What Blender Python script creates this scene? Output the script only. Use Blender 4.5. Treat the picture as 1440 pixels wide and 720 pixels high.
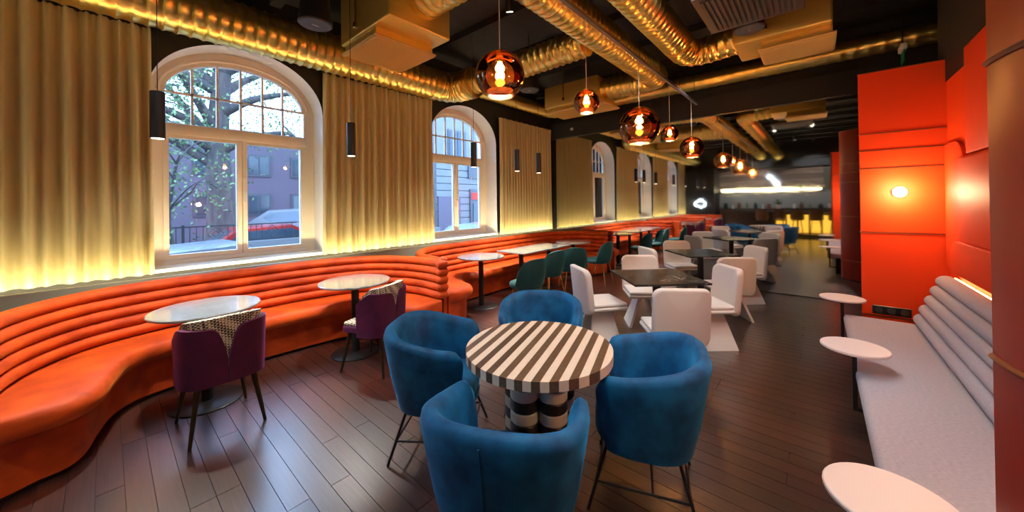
import bpy, bmesh, math, random
from mathutils import Vector, Matrix
random.seed(7)
PI = math.pi
R = math.radians
for o in list(bpy.data.objects):
    bpy.data.objects.remove(o)
sc = bpy.context.scene
COL = sc.collection

# ------------------------------------------------------------------ camera
# X runs along the room towards the mirror, Y towards the windows, Z up (metres)
CAM = Vector((0, 0, 1.55))
yaw, pit, rol = R(40.9), R(0.3), R(-0.78)
fw = Vector((math.cos(yaw)*math.cos(pit), math.sin(yaw)*math.cos(pit), math.sin(pit)))
rt = Vector((math.sin(yaw), -math.cos(yaw), 0))
up = rt.cross(fw)
rt, up = rt*math.cos(rol) + up*math.sin(rol), up*math.cos(rol) - rt*math.sin(rol)
cd = bpy.data.cameras.new('camera')
cd.sensor_width = 36
cd.lens = 496/1440*36
cd.shift_y = -(360-282)/1440
cd.clip_start = 0.05
cam = bpy.data.objects.new('camera', cd)
COL.objects.link(cam)
M3 = Matrix((rt, up, -fw)).transposed()
cam.matrix_world = Matrix.Translation(CAM) @ M3.to_4x4()
sc.camera = cam

# ------------------------------------------------------------------ world, exposure
w = bpy.data.worlds.new('sky'); sc.world = w; w.use_nodes = True
nt = w.node_tree
bg = nt.nodes['Background']
tc = nt.nodes.new('ShaderNodeTexCoord'); noi = nt.nodes.new('ShaderNodeTexNoise'); cr = nt.nodes.new('ShaderNodeValToRGB')
noi.inputs['Scale'].default_value = 2.5; noi.inputs['Detail'].default_value = 4
cr.color_ramp.elements[0].color = (0.28, 0.50, 1.0, 1); cr.color_ramp.elements[0].position = 0.35
cr.color_ramp.elements[1].color = (0.52, 0.74, 1.0, 1); cr.color_ramp.elements[1].position = 0.65
nt.links.new(tc.outputs['Generated'], noi.inputs['Vector']); nt.links.new(noi.outputs['Fac'], cr.inputs['Fac'])
nt.links.new(cr.outputs['Color'], bg.inputs['Color'])
bg.inputs['Strength'].default_value = 8.0
sc.view_settings.view_transform = 'Standard'
sc.view_settings.look = 'None'
sc.view_settings.gamma = 1
sc.view_settings.use_curve_mapping = False
sc.view_settings.exposure = 0.55
sc.cycles.max_bounces = 8
sc.cycles.transparent_max_bounces = 16
sc.cycles.sample_clamp_indirect = 6

# ------------------------------------------------------------------ materials
MATS = {}
def mat(name, col, rough=0.5, metal=0.0, sheen=0.0, emit=None, estr=0.0, noise=None, bump=None, coat=0.0, spec=None, rnd=0.0, aniso=None, sheen_tint=None):
    """noise=(scale xyz, amount, darker/lighter colour); bump=(scale xyz, strength)"""
    m = bpy.data.materials.new(name); m.use_nodes = True
    n = m.node_tree; b = n.nodes['Principled BSDF']
    c4 = (*col, 1)
    b.inputs['Base Color'].default_value = c4
    b.inputs['Roughness'].default_value = rough
    b.inputs['Metallic'].default_value = metal
    if sheen:
        b.inputs['Sheen Weight'].default_value = sheen
        b.inputs['Sheen Roughness'].default_value = 0.35
        b.inputs['Sheen Tint'].default_value = (*(sheen_tint or col), 1)
    if coat: b.inputs['Coat Weight'].default_value = coat; b.inputs['Coat Roughness'].default_value = 0.15
    if spec is not None: b.inputs['Specular IOR Level'].default_value = spec
    if emit: b.inputs['Emission Color'].default_value = (*emit, 1); b.inputs['Emission Strength'].default_value = estr
    cur = None
    geo = None
    def pos():
        nonlocal geo
        if geo is None: geo = n.nodes.new('ShaderNodeNewGeometry')
        return geo.outputs['Position']
    def noisenode(scale, detail=4):
        mp = n.nodes.new('ShaderNodeMapping'); mp.inputs['Scale'].default_value = scale
        t = n.nodes.new('ShaderNodeTexNoise'); t.inputs['Scale'].default_value = 1; t.inputs['Detail'].default_value = detail
        n.links.new(pos(), mp.inputs['Vector']); n.links.new(mp.outputs['Vector'], t.inputs['Vector'])
        return t.outputs['Fac']
    if noise:
        scale, amt, c2 = noise
        mx = n.nodes.new('ShaderNodeMix'); mx.data_type = 'RGBA'
        r = n.nodes.new('ShaderNodeMapRange'); r.inputs['From Min'].default_value = 0.35; r.inputs['From Max'].default_value = 0.65; r.inputs['To Max'].default_value = amt
        n.links.new(noisenode(scale), r.inputs['Value']); n.links.new(r.outputs['Result'], mx.inputs['Factor'])
        mx.inputs['A'].default_value = c4; mx.inputs['B'].default_value = (*c2, 1)
        cur = mx.outputs['Result']
    if rnd:
        oi = n.nodes.new('ShaderNodeObjectInfo'); r = n.nodes.new('ShaderNodeMapRange')
        r.inputs['To Min'].default_value = 1-rnd; r.inputs['To Max'].default_value = 1+rnd
        n.links.new(oi.outputs['Random'], r.inputs['Value'])
        mx = n.nodes.new('ShaderNodeMix'); mx.data_type = 'RGBA'; mx.blend_type = 'MULTIPLY'; mx.inputs['Factor'].default_value = 1
        if cur: n.links.new(cur, mx.inputs['A'])
        else: mx.inputs['A'].default_value = c4
        n.links.new(r.outputs['Result'], mx.inputs['B'])
        cur = mx.outputs['Result']
    if cur: n.links.new(cur, b.inputs['Base Color'])
    if bump:
        scale, st = bump
        bp = n.nodes.new('ShaderNodeBump'); bp.inputs['Strength'].default_value = st; bp.inputs['Distance'].default_value = 0.01
        n.links.new(noisenode(scale, 3), bp.inputs['Height']); n.links.new(bp.outputs['Normal'], b.inputs['Normal'])
    MATS[name] = m
    return m
def emis(name, col, s):
    m = bpy.data.materials.new(name); m.use_nodes = True; n = m.node_tree
    n.nodes.remove(n.nodes['Principled BSDF'])
    e = n.nodes.new('ShaderNodeEmission'); e.inputs['Color'].default_value = (*col, 1); e.inputs['Strength'].default_value = s
    n.links.new(e.outputs[0], n.nodes['Material Output'].inputs[0]); MATS[name] = m
def sheer(name, tint, gcol, ior, rough=0.02, base=0.0):
    """thin see-through film: transparent + fresnel gloss"""
    m = bpy.data.materials.new(name); m.use_nodes = True; n = m.node_tree
    n.nodes.remove(n.nodes['Principled BSDF'])
    t = n.nodes.new('ShaderNodeBsdfTransparent'); t.inputs['Color'].default_value = (*tint, 1)
    g = n.nodes.new('ShaderNodeBsdfGlossy'); g.inputs['Color'].default_value = (*gcol, 1); g.inputs['Roughness'].default_value = rough
    f = n.nodes.new('ShaderNodeFresnel'); f.inputs['IOR'].default_value = ior
    a = n.nodes.new('ShaderNodeMath'); a.operation = 'ADD'; a.inputs[1].default_value = base; a.use_clamp = True
    mx = n.nodes.new('ShaderNodeMixShader')
    n.links.new(f.outputs[0], a.inputs[0]); n.links.new(a.outputs[0], mx.inputs[0]); n.links.new(t.outputs[0], mx.inputs[1]); n.links.new(g.outputs[0], mx.inputs[2])
    n.links.new(mx.outputs[0], n.nodes['Material Output'].inputs[0]); MATS[name] = m

mat('plank', (0.040, 0.0125, 0.007), 0.36, noise=((70, 3, 20), 0.75, (0.014, 0.0045, 0.0035)), bump=((90, 5, 40), 0.10), rnd=0.35, spec=0.5, coat=1.0)
MATS['plank'].node_tree.nodes['Principled BSDF'].inputs['Coat Roughness'].default_value = 0.27
MATS['plank'].node_tree.nodes['Principled BSDF'].inputs['Coat IOR'].default_value = 2.0
mat('subfloor', (0.02, 0.012, 0.01), 0.8)
mat('black_paint', (0.007, 0.007, 0.009), 0.6, noise=((2, 2, 2), 0.6, (0.011, 0.011, 0.014)))
mat('black_ceiling', (0.010, 0.010, 0.012), 0.7, noise=((1.2, 8, 3), 0.8, (0.022, 0.021, 0.022)), bump=((6, 6, 6), 0.4))
mat('black_metal', (0.012, 0.012, 0.014), 0.38, metal=0.3)
mat('black_grille', (0.035, 0.032, 0.034), 0.55)
mat('blue_grey_mesh', (0.05, 0.065, 0.09), 0.5)
mat('white_plaster', (0.82, 0.82, 0.80), 0.6, bump=((30, 30, 30), 0.05))
mat('cream_wood', (0.86, 0.74, 0.58), 0.45, noise=((8, 8, 2), 0.4, (0.90, 0.82, 0.70)))
mat('white_paint', (0.85, 0.84, 0.80), 0.4)
mat('gold_duct', (0.92, 0.66, 0.15), 0.30, metal=1.0, noise=((3, 3, 3), 0.7, (0.94, 0.72, 0.24)), bump=((10, 10, 10), 0.05))
mat('gold_box', (0.80, 0.57, 0.14), 0.40, metal=0.8, noise=((2, 2, 30), 0.4, (0.74, 0.50, 0.14)))
mat('gold_grille', (0.72, 0.50, 0.16), 0.5, metal=0.4)
mat('curtain', (0.56, 0.48, 0.24), 0.55, sheen=0.4, noise=((40, 40, 1.0), 0.3, (0.46, 0.39, 0.19)), bump=((300, 300, 300), 0.08), sheen_tint=(0.9, 0.8, 0.5))
mat('curtain_tape', (0.25, 0.18, 0.08), 0.7)
mat('orange_velvet', (0.56, 0.066, 0.004), 0.62, sheen=0.35, noise=((5, 5, 7), 0.9, (0.30, 0.028, 0.002)), bump=((220, 220, 220), 0.10), spec=0.25, sheen_tint=(1.0, 0.32, 0.05))
mat('blue_velvet', (0.006, 0.125, 0.31), 0.6, sheen=0.8, noise=((9, 9, 8), 1.0, (0.003, 0.050, 0.15)), bump=((200, 200, 200), 0.10), spec=0.25, sheen_tint=(0.05, 0.42, 0.85))
mat('green_velvet', (0.008, 0.048, 0.048), 0.6, sheen=0.5, noise=((8, 8, 8), 0.6, (0.006, 0.038, 0.040)), spec=0.25, sheen_tint=(0.1, 0.45, 0.42))
mat('purple_velvet', (0.085, 0.010, 0.050), 0.65, sheen=0.5, noise=((9, 9, 9), 0.6, (0.050, 0.006, 0.034)), spec=0.25, sheen_tint=(0.45, 0.12, 0.4))
mat('white_fabric', (0.66, 0.62, 0.58), 0.85, sheen=0.25, noise=((160, 160, 160), 0.35, (0.58, 0.55, 0.52)), bump=((420, 420, 420), 0.12))
mat('white_panel', (0.64, 0.62, 0.58), 0.6)
mat('lilac_fabric', (0.37, 0.365, 0.41), 0.9, sheen=0.2, noise=((240, 60, 240), 0.8, (0.27, 0.265, 0.31)), bump=((400, 400, 400), 0.15))
mat('black_marble', (0.030, 0.028, 0.028), 0.18, noise=((5, 9, 5), 0.15, (0.30, 0.29, 0.28)), coat=0.3)
mat('grey_marble', (0.20, 0.21, 0.21), 0.12, noise=((14, 14, 14), 0.8, (0.30, 0.30, 0.29)), coat=1.0)
mat('pink_white_top', (0.60, 0.54, 0.53), 0.45)
mat('brass', (0.80, 0.52, 0.18), 0.25, metal=1.0)
mat('bronze_leg', (0.060, 0.045, 0.030), 0.35, metal=0.8)
mat('dark_oak', (0.085, 0.052, 0.030), 0.4, noise=((60, 60, 60), 0.7, (0.13, 0.085, 0.05)), rnd=0.25)
mat('pale_maple', (0.70, 0.60, 0.48), 0.4, noise=((40, 40, 40), 0.4, (0.76, 0.67, 0.56)))
mat('ring_dark', (0.018, 0.014, 0.012), 0.4)
mat('ring_pale', (0.66, 0.60, 0.44), 0.45)
mat('orange_lacquer', (0.80, 0.055, 0.004), 0.58, spec=0.3, bump=((3, 3, 3), 0.02))
mat('red_lacquer', (0.26, 0.022, 0.012), 0.34, spec=0.4, noise=((3, 3, 3), 0.5, (0.22, 0.017, 0.012)))
mat('bronze_trim', (0.35, 0.16, 0.08), 0.3, metal=0.8)
mat('dark_seam', (0.02, 0.006, 0.004), 0.6)
mat('ledge', (0.24, 0.24, 0.18), 0.45)
mat('socket_black', (0.010, 0.010, 0.010), 0.3)
mat('steel', (0.62, 0.62, 0.62), 0.3, metal=1.0)
mat('grey_rail', (0.12, 0.12, 0.125), 0.4, metal=0.5)
mat('cord_clear', (0.62, 0.56, 0.48), 0.4)
mat('sign_green', (0.0, 0.20, 0.12), 0.5)
mat('brown_leather', (0.16, 0.055, 0.022), 0.45)
mat('navy_fabric', (0.01, 0.014, 0.035), 0.7)
mat('dark_wood', (0.05, 0.028, 0.018), 0.4)
mat('weathered_wood', (0.22, 0.155, 0.115), 0.7, noise=((2, 3, 60), 0.9, (0.10, 0.07, 0.055)), rnd=0.35)
mat('grey_splash', (0.28, 0.31, 0.32), 0.4)
mat('olive_wall', (0.075, 0.075, 0.050), 0.6)
mat('mustard', (0.75, 0.42, 0.03), 0.5)
mat('leaf', (0.17, 0.24, 0.11), 0.9, noise=((6, 6, 6), 0.8, (0.10, 0.17, 0.08)), spec=0.1)
mat('bark', (0.080, 0.062, 0.055), 0.9, noise=((8, 8, 2), 0.8, (0.025, 0.022, 0.024)))
mat('house_plum', (0.10, 0.073, 0.095), 0.8, noise=((1, 1, 1), 0.4, (0.12, 0.09, 0.11)))
mat('house_stone', (0.15, 0.15, 0.15), 0.8, noise=((2, 2, 2), 0.5, (0.12, 0.12, 0.125)))
mat('shutter_plum', (0.085, 0.06, 0.085), 0.6)
mat('window_dark', (0.03, 0.045, 0.06), 0.15)
mat('window_frame_dark', (0.05, 0.05, 0.06), 0.5)
mat('asphalt', (0.05, 0.05, 0.05), 0.9)
mat('pavement', (0.12, 0.12, 0.12), 0.9)
mat('yard', (0.07, 0.07, 0.06), 0.9)
mat('concrete', (0.15, 0.15, 0.15), 0.8)
mat('iron_fence', (0.022, 0.024, 0.028), 0.5)
mat('car_silver', (0.24, 0.25, 0.27), 0.25, metal=0.4, coat=0.6)
mat('car_white', (0.22, 0.24, 0.26), 0.25, coat=0.6)
mat('car_red', (0.35, 0.015, 0.012), 0.25, coat=0.6)
mat('car_glass', (0.03, 0.05, 0.07), 0.06, coat=0.5)
mat('tyre', (0.015, 0.015, 0.015), 0.8)
emis('led_warm', (1.0, 0.82, 0.46), 85)
emis('led_niche', (1.0, 0.60, 0.20), 14)
emis('bulb', (1.0, 0.58, 0.18), 26)
emis('lamp_disc', (1.0, 0.86, 0.62), 6)
emis('sconce_glow', (1.0, 0.80, 0.50), 30)
emis('neon_white', (0.80, 0.92, 1.0), 10)
emis('spot_cool', (0.75, 0.88, 1.0), 40)
emis('amber_glow', (1.0, 0.50, 0.05), 1.1)
emis('sign_red', (1.0, 0.08, 0.10), 2)
emis('tail_white', (1.0, 0.9, 0.7), 3)
sheer('window_glass', (0.93, 0.97, 1.0), (1, 1, 1), 1.35)
sheer('copper_glass', (1.0, 0.64, 0.34), (1.0, 0.56, 0.28), 1.7, 0.02, 0.10)
mat('silver_lining', (0.75, 0.66, 0.58), 0.25, metal=0.7)
# houndstooth: little checks woven on a cream ground
m = mat('houndstooth', (0.68, 0.62, 0.45), 0.85); n = m.node_tree
ck = n.nodes.new('ShaderNodeTexChecker'); ck.inputs['Scale'].default_value = 75
ck.inputs['Color1'].default_value = (0.72, 0.66, 0.48, 1); ck.inputs['Color2'].default_value = (0.045, 0.035, 0.03, 1)
t_ = n.nodes.new('ShaderNodeTexCoord'); mp_ = n.nodes.new('ShaderNodeMapping'); mp_.inputs['Rotation'].default_value = (0.5, 0.6, 0.6)
n.links.new(t_.outputs['Object'], mp_.inputs['Vector']); n.links.new(mp_.outputs['Vector'], ck.inputs['Vector']); n.links.new(ck.outputs['Color'], n.nodes['Principled BSDF'].inputs['Base Color'])
# black marble with thin white veins
m = MATS['black_marble']; n = m.node_tree; b = n.nodes['Principled BSDF']
g_ = n.nodes.new('ShaderNodeNewGeometry'); t_ = n.nodes.new('ShaderNodeTexNoise'); t_.inputs['Scale'].default_value = 3.2; t_.inputs['Detail'].default_value = 4; t_.inputs['Distortion'].default_value = 1.2
r_ = n.nodes.new('ShaderNodeValToRGB'); e_ = r_.color_ramp.elements
e_[0].position = 0.486; e_[0].color = (0.022, 0.020, 0.020, 1); e_[1].position = 0.508; e_[1].color = (0.022, 0.020, 0.020, 1)
q_ = e_.new(0.497); q_.color = (0.30, 0.29, 0.28, 1)
n.links.new(g_.outputs['Position'], t_.inputs['Vector']); n.links.new(t_.outputs['Fac'], r_.inputs['Fac']); n.links.new(r_.outputs['Color'], b.inputs['Base Color'])
# polished metal mirror with horizontal ripples
m = bpy.data.materials.new('mirror_metal'); m.use_nodes = True; n = m.node_tree; b = n.nodes['Principled BSDF']
b.inputs['Base Color'].default_value = (0.80, 0.81, 0.80, 1); b.inputs['Metallic'].default_value = 1; b.inputs['Roughness'].default_value = 0.035
g_ = n.nodes.new('ShaderNodeNewGeometry'); mp_ = n.nodes.new('ShaderNodeMapping'); mp_.inputs['Scale'].default_value = (1, 0.9, 16)
t_ = n.nodes.new('ShaderNodeTexNoise'); t_.inputs['Scale'].default_value = 1; t_.inputs['Detail'].default_value = 2
bp = n.nodes.new('ShaderNodeBump'); bp.inputs['Strength'].default_value = 0.03; bp.inputs['Distance'].default_value = 0.006
n.links.new(g_.outputs['Position'], mp_.inputs['Vector']); n.links.new(mp_.outputs['Vector'], t_.inputs['Vector']); n.links.new(t_.outputs['Fac'], bp.inputs['Height']); n.links.new(bp.outputs['Normal'], b.inputs['Normal'])
MATS['mirror_metal'] = m

# ------------------------------------------------------------------ mesh helpers
class MB:
    def __init__(s): s.v = []; s.f = []
    def add(s, vs, fs):
        k = len(s.v); s.v += [tuple(p) for p in vs]; s.f += [tuple(i+k for i in f) for f in fs]; return s
    def box(s, x0, x1, y0, y1, z0, z1):
        return s.add([(x, y, z) for x in (x0, x1) for y in (y0, y1) for z in (z0, z1)],
                     [(0, 1, 3, 2), (4, 6, 7, 5), (0, 4, 5, 1), (2, 3, 7, 6), (0, 2, 6, 4), (1, 5, 7, 3)])
    def bar(s, a, b, t, t2=None):
        """square bar from a to b"""
        return s.tube([a, b], [t*0.707], 4, phase=PI/4)
    def tube(s, pts, rad, seg=12, cap=True, phase=0.0, closed=False, ell=None):
        pts = [Vector(p) for p in pts]; n = len(pts)
        if not isinstance(rad, (list, tuple)): rad = [rad]*n
        elif len(rad) == 1: rad = list(rad)*n
        T = []
        for i in range(n):
            a = pts[i-1] if (i > 0 or closed) else pts[0]
            c = pts[(i+1) % n] if (i < n-1 or closed) else pts[-1]
            T.append((c-a).normalized())
        ref = Vector((0, 0, 1)) if abs(T[0].z) < 0.95 else Vector((1, 0, 0))
        u = T[0].cross(ref).normalized(); vs = []
        for i in range(n):
            u = (u - T[i]*u.dot(T[i])).normalized(); w_ = u.cross(T[i]).normalized()
            e = ell or (1, 1)
            for k in range(seg):
                a = 2*PI*k/seg + phase
                vs.append(pts[i] + (u*math.cos(a)*e[0] + w_*math.sin(a)*e[1])*rad[i])
        fs = []
        for i in range(n if closed else n-1):
            j = (i+1) % n
            for k in range(seg):
                l = (k+1) % seg
                fs.append((i*seg+k, i*seg+l, j*seg+l, j*seg+k))
        if cap and not closed:
            fs.append(tuple(range(seg))[::-1]); fs.append(tuple((n-1)*seg+k for k in range(seg)))
        return s.add(vs, fs)
    def lathe(s, prof, seg=24, c=(0, 0, 0), cap=True):
        n = len(prof); vs = []
        for r_, z in prof:
            for k in range(seg):
                a = 2*PI*k/seg; vs.append((c[0]+r_*math.cos(a), c[1]+r_*math.sin(a), c[2]+z))
        fs = [(i*seg+k, i*seg+(k+1) % seg, (i+1)*seg+(k+1) % seg, (i+1)*seg+k) for i in range(n-1) for k in range(seg)]
        if cap: fs.append(tuple(range(seg))[::-1]); fs.append(tuple((n-1)*seg+k for k in range(seg)))
        return s.add(vs, fs)
    def prism(s, poly, f0, f1):
        """poly: 2d points; f0,f1 map a 2d point to the two faces"""
        n = len(poly); vs = [f0(*p) for p in poly] + [f1(*p) for p in poly]
        fs = [tuple(range(n))[::-1], tuple(range(n, 2*n))] + [(k, (k+1) % n, n+(k+1) % n, n+k) for k in range(n)]
        return s.add(vs, fs)
    def grid(s, fn, nu, nv, cu=False, cv=False):
        vs = [fn(i, j) for i in range(nu) for j in range(nv)]; fs = []
        for i in range(nu if cu else nu-1):
            for j in range(nv if cv else nv-1):
                a, b = (i+1) % nu, (j+1) % nv
                fs.append((i*nv+j, a*nv+j, a*nv+b, i*nv+b))
        return s.add(vs, fs)
    def mesh(s, name, m, off=None, bevel=None, smooth=35):
        me = bpy.data.meshes.new(name)
        v = s.v if off is None else [(a-off[0], b-off[1], c-off[2]) for a, b, c in s.v]
        me.from_pydata(v, [], s.f)
        bm = bmesh.new(); bm.from_mesh(me)
        if bevel: bmesh.ops.bevel(bm, geom=bm.edges[:], offset=bevel[0], segments=bevel[1], affect='EDGES', profile=0.5, clamp_overlap=True)
        bmesh.ops.recalc_face_normals(bm, faces=bm.faces[:])
        bm.to_mesh(me); bm.free()
        if smooth:
            me.shade_smooth(); me.set_sharp_from_angle(angle=R(smooth))
        me.materials.append(MATS[m])
        return me
    def build(s, name, m, parent=None, bevel=None, smooth=35, off='auto', origin=None):
        """parent with a plain location: vertices given in world space are shifted to it when off='auto'"""
        if off == 'auto': off = parent.matrix_world.translation if (parent is not None and parent.get('_w')) else origin
        me = s.mesh(name, m, off, bevel, smooth)
        o = bpy.data.objects.new(name, me); COL.objects.link(o)
        if parent is not None: o.parent = parent
        elif origin is not None: o.location = origin
        return o
def tag(o, label, cat, group=None):
    o['label'] = label; o['category'] = cat
    if group: o['group'] = group
    return o
def thing(name, label, cat, loc=(0, 0, 0), rz=0.0, group=None, world=False):
    o = bpy.data.objects.new(name, None); COL.objects.link(o); o.empty_display_size = 0.1
    o.location = loc; o.rotation_euler = (0, 0, rz)
    if world:
        o['_w'] = 1; o.matrix_world = Matrix.Translation(loc)
    return tag(o, label, cat, group)
def struct(name, mb, m, parent=None, **k):
    o = mb.build(name, m, parent, **k)
    if parent is None: o['kind'] = 'structure'
    return o
def copy_tree(o, parent=None):
    c = o.copy(); COL.objects.link(c)
    if parent is not None: c.parent = parent
    for ch in list(o.children): copy_tree(ch, c)
    return c
def dup(o, loc, rz, label=None, group=None):
    c = copy_tree(o); c.location = loc; c.rotation_euler = (0, 0, rz)
    if label: c['label'] = label
    if group: c['group'] = group
    return c
def crom(ctrl, n):
    """n samples of a Catmull-Rom curve through 2d/3d points, evenly by control index"""
    P = [Vector(p) for p in ctrl]; m_ = len(P)-1; out = []
    for i in range(n):
        t = i/(n-1)*m_; k = min(int(t), m_-1); u = t-k
        p1, p2 = P[k], P[k+1]; p0 = P[k-1] if k else p1*2-p2; p3 = P[k+2] if k+2 <= m_ else p2*2-p1
        out.append(0.5*((2*p1) + (p2-p0)*u + (2*p0-5*p1+4*p2-p3)*u*u + (3*p1-p0-3*p2+p3)*u**3))
    return out
def resample(P, n):
    L = [0.0]
    for a, b in zip(P, P[1:]): L.append(L[-1]+(b-a).length)
    out = []; k = 0
    for i in range(n):
        d = L[-1]*i/(n-1)
        while k < len(L)-2 and L[k+1] < d: k += 1
        u = (d-L[k])/max(L[k+1]-L[k], 1e-9); out.append(P[k].lerp(P[k+1], u))
    return out
def spot(name, loc, power, angle, blend=0.5, col=(1, 0.9, 0.75), parent=None, radius=0.04, aim=None):
    l = bpy.data.lights.new(name, 'SPOT'); l.energy = power; l.spot_size = R(angle); l.spot_blend = blend; l.color = col; l.shadow_soft_size = radius
    o = bpy.data.objects.new(name, l); COL.objects.link(o); o.location = loc
    if aim is not None: o.rotation_euler = (Vector(aim)-Vector(loc)).to_track_quat('-Z', 'Y').to_euler()
    if parent is not None: o.parent = parent
    return o
def point(name, loc, power, col, parent=None, radius=0.03):
    l = bpy.data.lights.new(name, 'POINT'); l.energy = power; l.color = col; l.shadow_soft_size = radius
    o = bpy.data.objects.new(name, l); COL.objects.link(o); o.location = loc
    if parent is not None: o.parent = parent
    return o

# ------------------------------------------------------------------ the setting
XM = 7.20          # mirror plane
WY = 4.95          # inner face of the window wall
CEIL = 4.05
XB = -5.30         # wall behind the bar
YR = -1.25         # far right wall
WINX = [1.09, 4.43, -2.25]
HW, SILL, SPR, RISE = 0.81, 0.92, 2.72, 0.64

# floor: slab plus planks running towards the windows
floor = struct('floor', MB().box(XB, XM+0.05, YR-0.05, WY+0.05, -0.10, -0.014), 'subfloor')
PW = 0.1065
LEN = [0.5, 0.9, 1.4, 1.9]
def plank_mb(l, x=0, y=0):
    g = 0.0016; x0, x1, y0, y1 = x-PW/2+g, x+PW/2-g, y+g, y+l-g
    h = 0.0006*((int(x*977+y*331)) % 3)
    return ([(a, b, c-h) for c in (-0.013, 0.0) for a, b in ((x0, y0), (x1, y0), (x1, y1), (x0, y1))],
            [(0, 1, 5, 4), (1, 2, 6, 5), (2, 3, 7, 6), (3, 0, 4, 7), (4, 5, 6, 7)])
PM = {l: MB().add(*plank_mb(l)).mesh('plank', 'plank', smooth=0) for l in LEN}
planks = []
nrow = int((XM-XB)/PW)
for i in range(nrow):
    x = XM - PW*(i+0.5); y = YR; first = True
    while y < 4.3:
        l = random.choice(LEN) if first else random.choice(LEN[2:]); first = False
        planks.append((x, y, l)); y += l
def seen(p):
    d = Vector((p[0], p[1]+p[2]/2, 0)) - CAM; z = d.dot(fw)
    if z < 0.3: return 0
    u, v = 720+496*d.dot(rt)/z, 282-496*d.dot(up)/z
    if not (-60 < u < 1480 and 250 < v < 860): return 0
    return p[2]/z**3
planks.sort(key=seen, reverse=True)
for x, y, l in planks[:296]:
    o = bpy.data.objects.new('plank', PM[l]); COL.objects.link(o); o.location = (x, y, 0); o.parent = floor
rest = MB()
for x, y, l in planks[296:]: rest.add(*plank_mb(l, x, y))
o = rest.build('planks_beyond', 'plank', floor, smooth=0); o['kind'] = 'stuff'

# ceiling with shallow ribs
ceil = struct('ceiling', MB().box(XB, XM+0.3, YR-0.3, WY+0.5, CEIL, CEIL+0.15), 'black_ceiling')
for i in range(12):
    MB().box(XB+0.3+i*1.05, XB+0.42+i*1.05, YR-0.2, WY-0.02, CEIL-0.10, CEIL).build('ceiling_rib', 'black_ceiling', ceil, smooth=0)

# window wall with three arched openings
def arch(cx, hw, zs, rise, n=28):
    return [(cx-hw*math.cos(PI*k/n), zs+rise*math.sin(PI*k/n)) for k in range(n+1)]
wl = MB(); edges = [XB]
for cx in sorted(WINX): edges += [cx-HW, cx+HW]
edges.append(XM+0.3)
for a, b in zip(edges[::2], edges[1::2]): wl.box(a, b, WY, 5.5, -0.1, CEIL)
for cx in WINX:
    wl.box(cx-HW, cx+HW, WY, 5.5, -0.1, SILL-0.02)
    A = arch(cx, HW, SPR, RISE)
    for (xa, za), (xb, zb) in zip(A, A[1:]):
        wl.add([(xa, WY, za), (xb, WY, zb), (xb, WY, CEIL), (xa, WY, CEIL), (xa, 5.5, za), (xb, 5.5, zb), (xb, 5.5, CEIL), (xa, 5.5, CEIL)],
               [(0, 1, 2, 3), (7, 6, 5, 4), (0, 4, 5, 1)])
struct('wall_left', wl, 'black_paint', smooth=0)

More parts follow.
